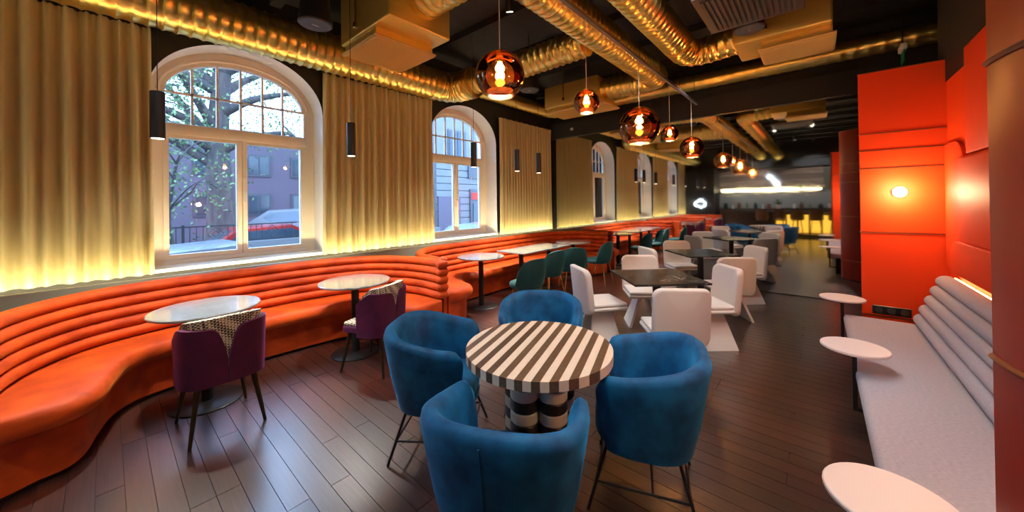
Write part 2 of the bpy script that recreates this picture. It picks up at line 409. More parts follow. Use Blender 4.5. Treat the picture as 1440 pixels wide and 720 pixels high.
def make_window(idx, cx):
    root = bpy.data.objects.new('window_%d' % idx, None); COL.objects.link(root); root['kind'] = 'structure'
    root.location = (cx, 5.3, SILL); root['_w'] = 1; root.matrix_world = Matrix.Translation(root.location)
    # white reveal
    A = [(cx-HW, SILL-0.02)] + arch(cx, HW-0.004, SPR, RISE-0.004, 36) + [(cx+HW, SILL-0.02)]
    rv = MB()
    for (xa, za), (xb, zb) in zip(A, A[1:]):
        xa = max(cx-HW+0.004, min(cx+HW-0.004, xa)); xb = max(cx-HW+0.004, min(cx+HW-0.004, xb))
        rv.add([(xa, WY-0.003, za), (xb, WY-0.003, zb), (xb, 5.49, zb), (xa, 5.49, za)], [(0, 1, 2, 3)])
    rv.build('reveal', 'white_plaster', root, smooth=60)
    MB().box(cx-HW+0.006, cx+HW-0.006, WY-0.03, 5.28, SILL-0.02, SILL+0.015).build('window_sill', 'white_paint', root, bevel=(0.004, 1))
    # fixed frame
    y0, y1 = 5.26, 5.34; gh = 0.665
    fr = MB()
    fr.box(cx-HW+0.006, cx-gh-0.02, y0, y1, SILL+0.015, 2.80).box(cx+gh+0.02, cx+HW-0.006, y0, y1, SILL+0.015, 2.80)
    O = arch(cx, HW-0.006, SPR+0.08, RISE-0.09, 32); I = arch(cx, gh, 2.80, 0.40, 32)
    vs = []; fs = []
    for k in range(33):
        (xo, zo), (xi, zi) = O[k], I[k]
        vs += [(xo, y0, zo), (xi, y0, zi), (xi, y1, zi), (xo, y1, zo)]
    for k in range(32):
        for q in range(4): fs.append((k*4+q, k*4+(q+1) % 4, (k+1)*4+(q+1) % 4, (k+1)*4+q))
    fr.add(vs, fs)
    fr.build('frame', 'cream_wood', root, smooth=30)
    # rounded moulding around the fan light
    MB().tube([(x, y0-0.008, z) for x, z in arch(cx, gh+0.055, 2.80, 0.455, 32)], 0.016, 8).build('moulding', 'cream_wood', root)
    MB().box(cx-gh-0.04, cx+gh+0.04, y0-0.02, y1, 2.335, 2.46).build('transom', 'cream_wood', root, bevel=(0.012, 2))
    MB().box(cx-gh-0.03, cx+gh+0.03, y0, y1, SILL+0.015, 0.985).build('bottom_rail', 'white_paint', root, bevel=(0.006, 1))
    # fan-light bars and panes
    ym = 5.30; xs = [cx-gh + gh*2*k/6 for k in range(7)]
    def top(x): return 2.80+0.40*math.sqrt(max(0, 1-((x-cx)/gh)**2))
    for x in xs[1:-1]: MB().box(x-0.011, x+0.011, ym-0.02, ym+0.02, 2.455, top(x)+0.01).build('muntin', 'cream_wood', root, smooth=0)
    MB().box(cx-gh, cx+gh, ym-0.02, ym+0.02, 2.79, 2.812).build('muntin', 'cream_wood', root, smooth=0)
    for k in range(6):
        a, b = xs[k], xs[k+1]
        MB().box(a, b, ym-0.003, ym+0.003, 2.45, 2.80).build('pane', 'window_glass', root, smooth=0)
        q = [(a, 2.80), (b, 2.80)] + [(b+(a-b)*j/6, top(b+(a-b)*j/6)) for j in range(7)]
        q = [p for i, p in enumerate(q) if not (i > 1 and p[1] <= 2.801)]
        MB().prism(q, lambda x, z: (x, ym-0.003, z), lambda x, z: (x, ym+0.003, z)).build('pane', 'window_glass', root, smooth=0)
    # two casements
    for s in (-1, 1):
        a, b = (cx-gh-0.02, cx-0.004) if s < 0 else (cx+0.004, cx+gh+0.02)
        c = MB(); z0, z1, t = 0.985, 2.345, 0.046
        c.box(a, a+t, 5.25, 5.33, z0, z1).box(b-t, b, 5.25, 5.33, z0, z1).box(a+t, b-t, 5.25, 5.33, z0, z0+t).box(a+t, b-t, 5.25, 5.33, z1-t, z1)
        cs = c.build('casement', 'white_paint' if s < 0 else 'cream_wood', root, smooth=0)
        cs.data.materials[0] = MATS['cream_wood']
        MB().box(a+t, b-t, 5.287, 5.293, z0+t, z1-t).build('pane', 'window_glass', cs, off=root.location, smooth=0)
        if s > 0: MB().box(cx-0.012+0.03, cx+0.012+0.03, 5.225, 5.25, 1.60, 1.74).build('handle', 'white_paint', cs, off=root.location, bevel=(0.004, 1))
    return root
for i, cx in enumerate(WINX): make_window(i+1, cx)

# end wall carrying the mirror
wf = MB().box(XM+0.02, XM+0.3, YR-0.3, 5.5, -0.1, CEIL)
struct('wall_front', wf, 'black_paint', smooth=0)
struct('trim_1', MB().box(XM-0.06, XM+0.02, YR, WY, 3.07, 3.42), 'black_paint', smooth=0)
mir = MB().box(XM, XM+0.018, -1.2, 4.80, 0.012, 3.07).build('wall_mirror', 'mirror_metal', origin=(XM+0.01, 1.8, 0.012), smooth=0)
tag(mir, 'wall-to-wall mirror of polished metal reflecting the whole dining room', 'mirror')
# walls to the right and behind
struct('wall_right', MB().box(XB, XM+0.3, YR-0.3, YR, -0.1, CEIL), 'black_paint', smooth=0)
struct('wall_back', MB().box(XB-0.3, XB, YR-0.3, 5.5, -0.1, CEIL), 'olive_wall', smooth=0)
struct('trim_2', MB().box(1.25, 5.28, YR, -0.90, 2.60, CEIL).box(1.25, 5.3, YR, -0.94, 0, 2.62), 'black_paint', smooth=0)
# ledge behind the sofas with a light slot
struct('trim_3', MB().box(XB, XM, 4.655, 4.72, 0.0, 0.893).box(XB, XM, 4.72, WY, 0.0, 0.83), 'ledge', smooth=0)
strip = MB().box(-4.0, 7.15, 4.728, 4.742, 0.832, 0.846).build('led_strip', 'led_warm', origin=(1.5, 4.735, 0.832), smooth=0)
tag(strip, 'warm glowing light strip running along the ledge under the curtains', 'light strip')

# ------------------------------------------------------------------ curtains
def curtain(x0, x1, label, folds_per_m=10.0, seed=0):
    rnd = random.Random(seed); L = x1-x0; nu = int(L*170); nv = 14
    k1 = folds_per_m*2*PI; ph = [rnd.random()*6 for _ in range(4)]
    root = thing('curtain', label, 'curtain', ((x0+x1)/2, 4.88, 0.91), group='curtains along the window wall', world=True)
    def fn(i, j):
        u = i/(nu-1); v = j/(nv-1); x = x0+u*L; z = 0.905 + v*(3.28-0.905)
        amp = 0.036*(1-0.30*v)
        ww = math.sin(k1*x+ph[0]+1.9*math.sin(2.7*x+ph[1])+0.25*math.sin(3*v+ph[3])) + 0.45*math.sin(k1*0.53*x+ph[2]+v*1.2)
        if v > 0.93: ww += 0.7*math.sin(k1*2.6*x+ph[3])
        xx = x + 0.01*math.sin(k1*x*0.5+ph[3])*(1-v) + (u-0.5)*0.05*(1-v)
        ww = math.copysign(abs(ww)**0.8, ww)
        return (xx, 4.862 + amp*ww, z)
    MB().grid(fn, nu, nv).build('fabric', 'curtain', root, smooth=180)
    MB().box(x0-0.02, x1+0.02, 4.875, 4.90, 3.285, 3.31).build('curtain_track', 'black_metal', root, smooth=0)
    return root
curtain(-1.42, 0.30, 'long mustard curtain beside the window with the big tree view', seed=1)
curtain(1.88, 3.60, 'mustard curtain hanging between the two arched windows', seed=2)
curtain(5.26, 7.08, 'mustard curtain between the far arched window and the mirror', folds_per_m=10.5, seed=3)
curtain(-4.05, -3.05, 'mustard curtain seen only in the mirror beside the dark neon wall', seed=4)

# ------------------------------------------------------------------ scalloped orange sofas
def sofa(name, label, back, front, nsec, group):
    N = 120
    B = resample(crom(back, 400), N); F = resample(crom(front, 400), N)
    c0 = ((back[0][0]+back[-1][0])/2, 4.2, 0)
    root = thing(name, label, 'sofa', c0, group=group, world=True)
    def nrm(P, i):
        a, b = P[max(0, i-1)], P[min(len(P)-1, i+1)]; t = (b-a).normalized(); return Vector((-t.y, t.x))   # points away from the seat for left-to-right paths
    BN = [nrm(B, i) for i in range(N)]
    FI = [F[i]+nrm(F, i)*0.085*min(1, min(i, N-1-i)/6) for i in range(N)]
    # seat cushion (in sections)
    prof = [(0.0, 0.33), (0.0, 0.445), (0.35, 0.452), (0.75, 0.452), (0.90, 0.446), (0.965, 0.428), (0.995, 0.395), (1.0, 0.365), (0.985, 0.335), (0.95, 0.318), (0.88, 0.312)]
    cuts = [round(k*(N-1)/nsec) for k in range(nsec+1)]
    for a, b in zip(cuts, cuts[1:]):
        mb = MB(); np_ = len(prof); cnt = b-a+1
        def fn(i, j):
            t, z = prof[j]; p = B[a+i].lerp(F[a+i], t)
            e = min(i, cnt-1-i); sh = 0.006 if e == 0 else 0
            return (p.x, p.y, z-sh)
        mb.grid(fn, cnt, np_, False, True)
        mb.f.append(tuple(range(np_))); mb.f.append(tuple((cnt-1)*np_+k for k in range(np_))[::-1])
        mb.build('seat_cushion', 'orange_velvet', root, smooth=50)
    pb = [(0.0, 0.03), (0.0, 0.33), (0.97, 0.33), (1.0, 0.30), (1.0, 0.03)]
    mb = MB().grid(lambda i, j: (*(B[i].lerp(FI[i], pb[j][0])), pb[j][1]), N, 5, False, True)
    mb.f.append(tuple(range(5))); mb.f.append(tuple((N-1)*5+k for k in range(5))[::-1])
    mb.build('base', 'orange_velvet', root, smooth=50)
    pk = [(0.05, 0.001), (0.05, 0.03), (0.90, 0.03), (0.90, 0.001)]
    mb = MB().grid(lambda i, j: (*(B[i].lerp(FI[i], pk[j][0])), pk[j][1]), N, 4, False, True)
    mb.f.append(tuple(range(4))); mb.f.append(tuple((N-1)*4+k for k in range(4))[::-1])
    mb.build('toe_kick', 'black_metal', root, smooth=50)
    # back shell
    ps = [(0.045, 0.03), (0.055, 0.80), (0.070, 0.855), (0.090, 0.855), (0.095, 0.80), (0.095, 0.03)]
    mb = MB().grid(lambda i, j: (*(B[i]+BN[i]*ps[j][0]), ps[j][1]), N, 6, False, True)
    mb.f.append(tuple(range(6))); mb.f.append(tuple((N-1)*6+k for k in range(6))[::-1])
    mb.build('back_shell', 'orange_velvet', root, smooth=50)
    for i, sg in ((0, 1), (N-1, -1)):      # short rolls wrapping each end of the back
        tn = (B[1]-B[0]).normalized() if i == 0 else (B[-2]-B[-1]).normalized()
        for k in range(5):
            c = B[i]-tn*0.012; a, b = c-BN[i]*0.045, c+BN[i]*0.10; z = 0.497 + 0.0865*k
            pts = [a.lerp(b, u) for u in (0, 0.06, 0.2, 0.5, 0.8, 0.94, 1)]
            MB().tube([(p.x, p.y, z) for p in pts], [0.018, 0.034, 0.045, 0.0475, 0.045, 0.034, 0.018], 12).build('end_roll', 'orange_velvet', root, smooth=60)
    # five padded rolls, sewn in sections
    for a, b in zip(cuts, cuts[1:]):
        for k in range(5):
            z = 0.497 + 0.0865*k; offn = 0.012*k - 0.004
            pts = []; rad = []
            for i in range(a, b+1):
                p = B[i]+BN[i]*offn; pts.append((p.x, p.y, z)); e = min(i-a, b-i); rad.append(0.0475*(0.80 if e == 0 else 0.95 if e == 1 else 1))
            MB().tube(pts, rad, 14, ell=(1.25, 1.0)).build('back_roll', 'orange_velvet', root, smooth=60)
    return root
back1 = [(-0.46, 3.30), (-0.47, 3.62), (-0.36, 4.02), (-0.08, 4.36), (0.40, 4.52), (1.03, 4.545), (1.66, 4.52), (2.14, 4.36), (2.42, 4.02), (2.53, 3.62), (2.52, 3.30)]
front1 = [(-0.44, 3.235), (-0.28, 3.235), (-0.11, 3.27), (-0.01, 3.41), (0.05, 3.68), (0.13, 3.93), (0.33, 4.06), (1.03, 4.11), (1.73, 4.06), (1.93, 3.93), (2.01, 3.68), (2.07, 3.41), (2.17, 3.27), (2.34, 3.235), (2.50, 3.235)]
back2 = [(2.74, 3.52), (2.76, 3.86), (2.95, 4.24), (3.32, 4.48), (3.9, 4.545), (4.95, 4.545), (5.95, 4.53), (6.5, 4.42), (6.88, 4.14), (7.03, 3.80), (7.03, 3.48)]
front2 = [(2.76, 3.44), (2.95, 3.43), (3.15, 3.47), (3.30, 3.60), (3.37, 3.82), (3.50, 4.02), (3.75, 4.10), (4.95, 4.11), (6.05, 4.10), (6.32, 4.02), (6.44, 3.82), (6.50, 3.60), (6.65, 3.46), (6.85, 3.42), (7.01, 3.42)]
sofa('banquette_sofa', 'orange velvet scalloped sofa below the tree-view window, with two purple chairs', back1, front1, 2, 'orange banquette sofas along the windows')
sofa('banquette_sofa', 'long orange velvet scalloped sofa running up to the mirror, facing the green chairs', back2, front2, 3, 'orange banquette sofas along the windows')
back0 = [(x-3.22, y) for x, y in back1]; front0 = [(x-3.22, y) for x, y in front1]
sofa('banquette_sofa', 'orange velvet scalloped sofa near the neon wall, seen only in the mirror', back0, front0, 2, 'orange banquette sofas along the windows')

# ------------------------------------------------------------------ pedestal tables
def round_table(x, y, label, r=0.35, base=0.235):
    t = thing('pedestal_table', label, 'table', (x, y, 0), group='stone-topped tables along the sofas')
    MB().lathe([(r-0.006, 0.728), (r, 0.733), (r, 0.745), (r-0.005, 0.75)], 48).build('table_top', 'grey_marble', t)
    MB().lathe([(0.12, 0.716), (0.12, 0.727)], 20).build('mounting_plate', 'black_metal', t)
    MB().lathe([(0.038, 0.014), (0.038, 0.717)], 20).build('column', 'black_metal', t)
    MB().lathe([(base, 0.001), (base, 0.008), (base-0.01, 0.014), (0.05, 0.018)], 40).build('base_plate', 'black_metal', t)
    return t
round_table(0.53, 3.70, 'round grey stone table behind the purple chair in front of the tree-view window')
round_table(1.72, 3.69, 'round grey stone table before the curtain between the two windows')
round_table(3.70, 3.84, 'round grey stone table at the curved sofa corner, nearest to the striped table')
round_table(6.15, 3.72, 'round grey stone table beside the rectangular one, next to the mirror')
round_table(-2.2, 3.70, 'round grey stone table at the sofa near the neon wall')
t = thing('pedestal_table', 'rectangular grey stone table with two black columns before the long sofa', 'table', (4.95, 3.76, 0), group='stone-topped tables along the sofas')
MB().box(-0.68, 0.68, -0.29, 0.29, 0.728, 0.75).build('table_top', 'grey_marble', t, bevel=(0.004, 1))
for s in (-0.4, 0.4):
    MB().lathe([(0.038, 0.014), (0.038, 0.727)], 20, (s, 0, 0)).build('column', 'black_metal', t)
    MB().lathe([(0.22, 0.001), (0.22, 0.008), (0.21, 0.014), (0.05, 0.018)], 32, (s, 0, 0)).build('base_plate', 'black_metal', t)

# square black marble tables
def square_table(x, y, rz, label):
    t = thing('square_table', label, 'table', (x, y, 0), rz, 'black marble square tables')
    MB().box(-0.375, 0.375, -0.375, 0.375, 0.73, 0.75).build('table_top', 'black_marble', t, bevel=(0.003, 1))
    MB().box(-0.13, 0.13, -0.13, 0.13, 0.716, 0.73).build('mounting_plate', 'black_metal', t, smooth=0)
    MB().lathe([(0.042, 0.02), (0.042, 0.717)], 20).build('column', 'black_metal', t)
    MB().box(-0.22, 0.22, -0.22, 0.22, 0.001, 0.015).build('base_plate', 'black_metal', t, bevel=(0.004, 1))
    return t
W1 = (3.82, 1.30); W2 = (5.93, 1.36)
square_table(*W1, R(43), 'square black marble table set at an angle, next to the blue armchairs')
square_table(*W2, R(43), 'square black marble table set at an angle, close to the mirror')

# ------------------------------------------------------------------ striped table
STX, STY = 1.57, 1.18
t = thing('striped_table', 'round table with brown and cream striped top on striped columns', 'table', (STX, STY, 0), R(18))
rr = 0.40; ns = 21; wv = 2*rr/ns
for k in range(ns):
    a, b = -rr+k*wv, -rr+(k+1)*wv; q = []
    for j in range(7):
        yy = a+(b-a)*j/6; q.append((math.sqrt(max(0, rr*rr-yy*yy))+1e-4, yy))
    for j in range(7):
        yy = b+(a-b)*j/6; q.append((-math.sqrt(max(0, rr*rr-yy*yy))-1e-4, yy))
    MB().prism(q, lambda x, y: (x, y, 0.708), lambda x, y: (x, y, 0.756)).build('strip', 'pale_maple' if k % 2 == 0 else 'dark_oak', t, smooth=40)
for k in range(5):
    a = 2*PI*k/5+0.3; cx_, cy_ = 0.125*math.cos(a), 0.125*math.sin(a)
    col = MB().lathe([(0.070, 0.001), (0.070, 0.708)], 24, (cx_, cy_, 0)).build('column', 'ring_dark', t)
    for j in range(12):
        z0 = 0.002+j*0.0582
        MB().lathe([(0.071, z0), (0.076, z0+0.006), (0.077, z0+0.029), (0.076, z0+0.052), (0.071, z0+0.058)], 24, (cx_, cy_, 0)).build('ring', 'ring_pale' if j % 2 else 'ring_dark', col)

# ------------------------------------------------------------------ blue tub armchairs (facing +X)
def make_tub(label):
    t = thing('tub_armchair', label, 'armchair', group='blue velvet armchairs around the striped table')
    n = 49; a0 = R(52)
    def rad(a, z):
        k = (z-0.30)/0.45                       # flares upwards
        base = 0.255 + 0.085*min(1, k)**0.8
        return base
    ang = [a0 + (2*PI-2*a0)*i/(n-1) for i in range(n)]
    prof = []
    def section(i):
        a = ang[i]; e = min(i, n-1-i)/(n-1)*2    # 0 at arm tips, 1 at the back
        top = 0.700 + 0.087*(0.5-0.5*math.cos(PI*min(1, e*1.15)))
        end = min(1.0, e*9)
        top_ = top - 0.055*(1-math.sqrt(max(0, 1-(1-end)**2)))
        th = 0.075*(0.75+0.25*end)
        zb = 0.30
        pts = []
        H = top_-zb
        outer = [(1.0, zb), (1.0, zb+H*0.33), (1.0, zb+H*0.66), (1.0, top_-0.045)]
        rim = [(th*0.14, top_-0.016), (th*0.38, top_-0.003), (th*0.62, top_-0.003), (th*0.88, top_-0.018)]
        sec = []
        for _, z in outer: sec.append((rad(a, z), z))
        ro = rad(a, top_)
        for d, z in rim: sec.append((ro-d, z))
        for z in (top_-0.05, zb+H*0.62, zb+0.13, zb+0.02): sec.append((rad(a, z)-th, z))
        ca, sa = math.cos(a), math.sin(a)
        se = (abs(ca)**2.7+abs(sa)**2.7)**(-1/2.7)    # squarish plan
        return [((r_*se)*ca*0.98, (r_*se)*sa*1.0, z) for r_, z in sec]
    S = [section(i) for i in range(n)]; m_ = len(S[0])
    mb = MB().grid(lambda i, j: S[i][j], n, m_, False, True)
    mb.f.append(tuple(range(m_))); mb.f.append(tuple((n-1)*m_+k for k in range(m_))[::-1])
    mb.build('tub_shell', 'blue_velvet', t, smooth=60)
    # piping seam down the back
    sb = [S[n//2][k] for k in range(4)]
    MB().tube([(x-0.001, y, z) for x, y, z in sb], 0.0035, 6).build('back_seam', 'blue_velvet', t)
    q = []
    for k in range(40):
        a = 2*PI*k/40; ca, sa = math.cos(a), math.sin(a); se = (abs(ca)**3.2+abs(sa)**3.2)**(-1/3.2); q.append((0.225*se*ca+0.015, 0.215*se*sa))
    st = MB(); lv = [(0.93, 0.33), (1.0, 0.35), (1.0, 0.425), (0.97, 0.442), (0.88, 0.452), (0.5, 0.458)]
    st.grid(lambda i, j: (q[j][0]*lv[i][0], q[j][1]*lv[i][0], lv[i][1]), len(lv), 40, False, True)
    st.f.append(tuple(range(40))[::-1]); st.f.append(tuple(5*40+k for k in range(40)))
    st.build('seat_cushion', 'blue_velvet', t, smooth=60)
    MB().lathe([(0.20, 0.285), (0.245, 0.302), (0.25, 0.335)], 32).build('seat_pan', 'blue_velvet', t)
    # thin black wire base
    F = {}
    for sx in (-1, 1):
        for sy in (-1, 1):
            a, b = (sx*0.17, sy*0.17, 0.29), (sx*0.255, sy*0.255, 0.004)
            MB().tube([a, b], 0.0085, 8).build('leg', 'black_metal', t)
    for sy in (-1, 1):
        zz = 0.13; k = 0.17+(0.085)*(0.29-zz)/0.286
        MB().tube([(-k, sy*k, zz), (k, sy*k, zz)], 0.0065, 8).build('stretcher', 'black_metal', t)
        MB().tube([(-0.05, sy*k, zz), (-0.04, sy*0.17, 0.29)], 0.005, 6).build('strut', 'black_metal', t)
    for sx in (-1, 1):
        zz = 0.13; k = 0.17+(0.085)*(0.29-zz)/0.286
        MB().tube([(sx*k, -k, zz), (sx*k, k, zz)], 0.0065, 8).build('stretcher', 'black_metal', t)
    return t
def face(p, q): return math.atan2(q[1]-p[1], q[0]-p[0])
TUB = [((1.10, 0.985), 24, 'blue velvet armchair with its seamed back turned to the camera'),
       ((1.44, 1.88), -54, 'blue velvet armchair between the striped table and the purple chairs'),
       ((1.91, 0.74), 110, 'blue velvet armchair on the aisle side of the striped table'),
       ((2.24, 1.66), 214, 'blue velvet armchair between the striped table and the sofa table, front view')]
tub0 = None
for (p, a, lab) in TUB:
    if tub0 is None: tub0 = make_tub(lab); o = tub0
    else: o = dup(tub0, (0, 0, 0), 0, lab)
    o.location = (p[0], p[1], 0); o.rotation_euler = (0, 0, R(a))

# ------------------------------------------------------------------ white fabric chairs (facing +X)
def make_white(label):
    t = thing('upholstered_chair', label, 'chair', group='white fabric chairs around the black marble tables')
    # back: tall rounded slab, slightly curved and leaning
    W, Z0, Z1, n1, n2 = 0.46, 0.34, 0.83, 17, 17
    def ro(u, v):     # rounded rectangle mapping, u,v in -1..1
        return u, v
    q = []
    rc = 0.075
    for cxs, czs, a0 in ((1, 1, 0), (-1, 1, 90), (-1, -1, 180), (1, -1, 270)):
        for k in range(7):
            a = R(a0+15*k); q.append((cxs*(W/2-rc)+rc*math.cos(a), czs*((Z1-Z0)/2-rc)+rc*math.sin(a)))
    m_ = len(q); lay = [(-0.034, 0.80), (-0.034, 0.90), (-0.026, 0.965), (-0.010, 0.995), (0.010, 0.995), (0.026, 0.965), (0.034, 0.90), (0.036, 0.75)]
    zc = (Z0+Z1)/2
    def fb(i, j):
        d, s = lay[i]; y, z = q[j]
        sx = 1-(1-s)*W/2*0.35/(W/2); y2 = y*(1-(1-s)*0.45); z2 = z*(1-(1-s)*0.45)
        return (-0.215+d+0.05*(y2/0.23)**2 - (z2+0.245)*0.10, y2, zc+z2)
    mb = MB().grid(fb, 8, m_, False, True)
    # close both faces with gently curved fans
    for i_, rev in ((0, True), (7, False)):
        ring = [fb(i_, j) for j in range(m_)]
        inner = [tuple(c for c in (0, 0, 0)) for _ in ring]
        k = len(mb.v); cpt = Vector((0, 0, 0))
        rings = [ring]
        for s in (0.66, 0.33):
            rr_ = []
            for j in range(m_):
                d, s0 = lay[i_]; y, z = q[j]; y2 = y*(1-(1-s0)*0.45)*s; z2 = z*(1-(1-s0)*0.45)*s
                bul = 0.006 if i_ else -0.004
                rr_.append((-0.215+d+bul*(1.4-s)+0.05*(y2/0.23)**2 - (z2+0.245)*0.10, y2, zc+z2))
            rings.append(rr_)
        mb.grid(lambda i, j: rings[i][j], 3, m_, False, True)
        mb.f.append(tuple(k+2*m_+j for j in range(m_)))
    mb.build('backrest', 'white_fabric', t, smooth=60)
    MB().box(-0.20, 0.24, -0.225, 0.225, 0.375, 0.415).build('seat_frame', 'white_fabric', t, bevel=(0.018, 3))
    MB().box(-0.175, 0.235, -0.215, 0.215, 0.412, 0.452).build('seat_cushion', 'white_fabric', t, bevel=(0.018, 3))
    # splayed trapezoid panels
    for s in (-1, 1):
        th = 0.03; a, b = s*0.085, s*0.215
        poly = [(-0.10, 0.376), (0.10, 0.376), (0.17, 0.002), (-0.19, 0.002)]
        MB().prism(poly, lambda x, z: (x, a+(b-a)*(0.376-z)/0.374, z), lambda x, z: (x, a+(b-a)*(0.376-z)/0.374-s*th, z)).build('base_panel', 'white_panel', t, smooth=0)
    return t
def around(c, d, a): return (c[0]+d*math.cos(R(a)), c[1]+d*math.sin(R(a)))
WH = []
for (x, y), hd, lab in (
        ((3.27, 0.98), 36, 'white fabric chair at the nearer marble table, its back towards the striped table'),
        ((3.62, 1.87), -38, 'white fabric chair at the nearer marble table, on the green chairs side'),
        ((4.44, 1.67), 214, 'white fabric chair between the two marble tables, facing the striped table'),
        ((4.27, 0.91), 131, 'white fabric chair at the nearer marble table, on the bench side'),
        ((5.34, 0.90), 36, 'white fabric chair between the two marble tables, its back to the nearer one'),
        ((5.64, 1.86), -40, 'white fabric chair at the marble table by the mirror, green chairs side'),
        ((6.49, 1.78), 218, 'white fabric chair squeezed between the farther marble table and the mirror'),
        ((6.38, 0.88), 133, 'white fabric chair at the marble table by the mirror, bench side')):
    WH.append(((x, y), hd, lab))
w0 = None
for p, hd, lab in WH:
    if w0 is None: w0 = make_white(lab); o = w0
    else: o = dup(w0, (0, 0, 0), 0, lab)
    o.location = (p[0], p[1], 0); o.rotation_euler = (0, 0, R(hd))

# ------------------------------------------------------------------ green shell chairs (facing +X)
def make_green(label):
    t = thing('shell_chair', label, 'chair', group='dark green velvet chairs along the long sofa')
    n, m_ = 25, 11
    def pt(i, j, off):
        u = -1+2*i/(n-1); v = j/(m_-1); a = PI + u*R(78)
        zt = 0.47 + 0.33*math.sqrt(max(0.0, 1-abs(u)**2.6))
        z = 0.42+(zt-0.42)*v
        r_ = 0.215+0.035*math.sin(PI*min(1, v*0.75))+off
        return (r_*math.cos(a)*0.95 - 0.02*v, r_*math.sin(a)*1.05, z)
    mb = MB(); G = [[pt(i, j, 0) for j in range(m_)] + [pt(i, j, -0.032) for j in range(m_-1, -1, -1)] for i in range(n)]
    mb.grid(lambda i, j: G[i][j], n, 2*m_, False, True)
    mb.f.append(tuple(range(2*m_))); mb.f.append(tuple((n-1)*2*m_+k for k in range(2*m_))[::-1])
    mb.build('backrest', 'green_velvet', t, smooth=60)
    MB().lathe([(0.19, 0.385), (0.222, 0.40), (0.23, 0.43), (0.222, 0.455), (0.19, 0.468), (0.1, 0.474)], 32, (0.025, 0, 0)).build('seat', 'green_velvet', t, smooth=60)
    for sx in (-1, 1):
        for sy in (-1, 1):
            MB().tube([(sx*0.13, sy*0.13, 0.39), (sx*0.20, sy*0.19, 0.002)], [0.011, 0.007], 10).build('leg', 'brass', t)
    return t
GR = [((3.78, 3.02), 78, 'dark green velvet chair at the round table by the curved sofa corner'),
      ((4.60, 3.24), 82, 'dark green velvet chair at the rectangular table, end near the curved sofa corner'),
      ((5.16, 3.16), 50, 'dark green velvet chair at the rectangular table, end near the mirror'),
      ((6.14, 3.15), 92, 'dark green velvet chair at the round table beside the mirror')]
g0 = None
for p, hd, lab in GR:
    if g0 is None: g0 = make_green(lab); o = g0
    else: o = dup(g0, (0, 0, 0), 0, lab)
    o.location = (p[0], p[1], 0); o.rotation_euler = (0, 0, R(hd))

# ------------------------------------------------------------------ purple chairs with houndstooth (facing +X)
def make_purple(label):
    t = thing('velvet_chair', label, 'chair', group='purple velvet chairs with houndstooth backs')
    n, m_ = 29, 9
    def plan(u, r0):
        # u -1..1 round the back from one arm tip to the other: a squarish horseshoe
        a = PI + u*R(100); ca, sa = math.cos(a), math.sin(a); se = (abs(ca)**3.4+abs(sa)**3.4)**(-1/3.4)
        return r0*se*ca, r0*1.06*se*sa
    def shell(name, m, r_out, th, topf, u0, u1, zb, nn=n):
        S = []
        for i in range(nn):
            u = u0+(u1-u0)*i/(nn-1); zt = topf(u); row = []
            for j in range(m_):
                z = zb+(zt-zb)*j/(m_-1); x, y = plan(u, r_out+0.028*(z-0.45)); row.append((x, y, z))
            for j in range(m_-1, -1, -1):
                z = zb+(zt-zb)*j/(m_-1); x, y = plan(u, r_out-th+0.028*(z-0.45)); row.append((x, y, z))
            S.append(row)
        mb = MB().grid(lambda i, j: S[i][j], nn, 2*m_, False, True)
        mb.f.append(tuple(range(2*m_))); mb.f.append(tuple((nn-1)*2*m_+k for k in range(2*m_))[::-1])
        return mb.build(name, m, t, smooth=50)
    def in_top(u): return 0.80 - 0.06*max(0, abs(u)-0.25)**1.3 - 0.25*max(0, abs(u)-0.62)
    def out_top(u):
        au = abs(u); k = min(1, au/0.22); s = (1-(1-k)**2.6)
        return 0.50 + (in_top(u)-0.03-0.055*max(0, 1-au*1.5)-0.50)*s
    shell('inner_back', 'houndstooth', 0.205, 0.045, in_top, -0.86, 0.86, 0.36)
    for s in (-1, 1):
        shell('outer_panel', 'purple_velvet', 0.232, 0.026, out_top, s*0.008, s*0.95, 0.355, 33)
    MB().box(-0.17, 0.215, -0.20, 0.20, 0.365, 0.435).build('seat_frame', 'purple_velvet', t, bevel=(0.02, 3))
    MB().box(-0.165, 0.21, -0.19, 0.19, 0.43, 0.465).build('seat_cushion', 'houndstooth', t, bevel=(0.014, 3))
    for sx in (-1, 1):
        for sy in (-1, 1):
            MB().tube([(sx*0.165, sy*0.15, 0.37), (sx*0.232, sy*0.205, 0.002)], [0.020, 0.010], 12).build('leg', 'bronze_leg', t)
    return t
p0 = make_purple('purple velvet chair with houndstooth back at the table below the tree-view window')
p0.location = (0.54, 3.27, 0); p0.rotation_euler = (0, 0, R(92))
dup(p0, (1.70, 3.22, 0), R(114), 'purple velvet chair with houndstooth back at the table before the curtain')
dup(p0, (-2.2, 3.2, 0), R(95), 'purple velvet chair near the neon wall, seen only in the mirror')

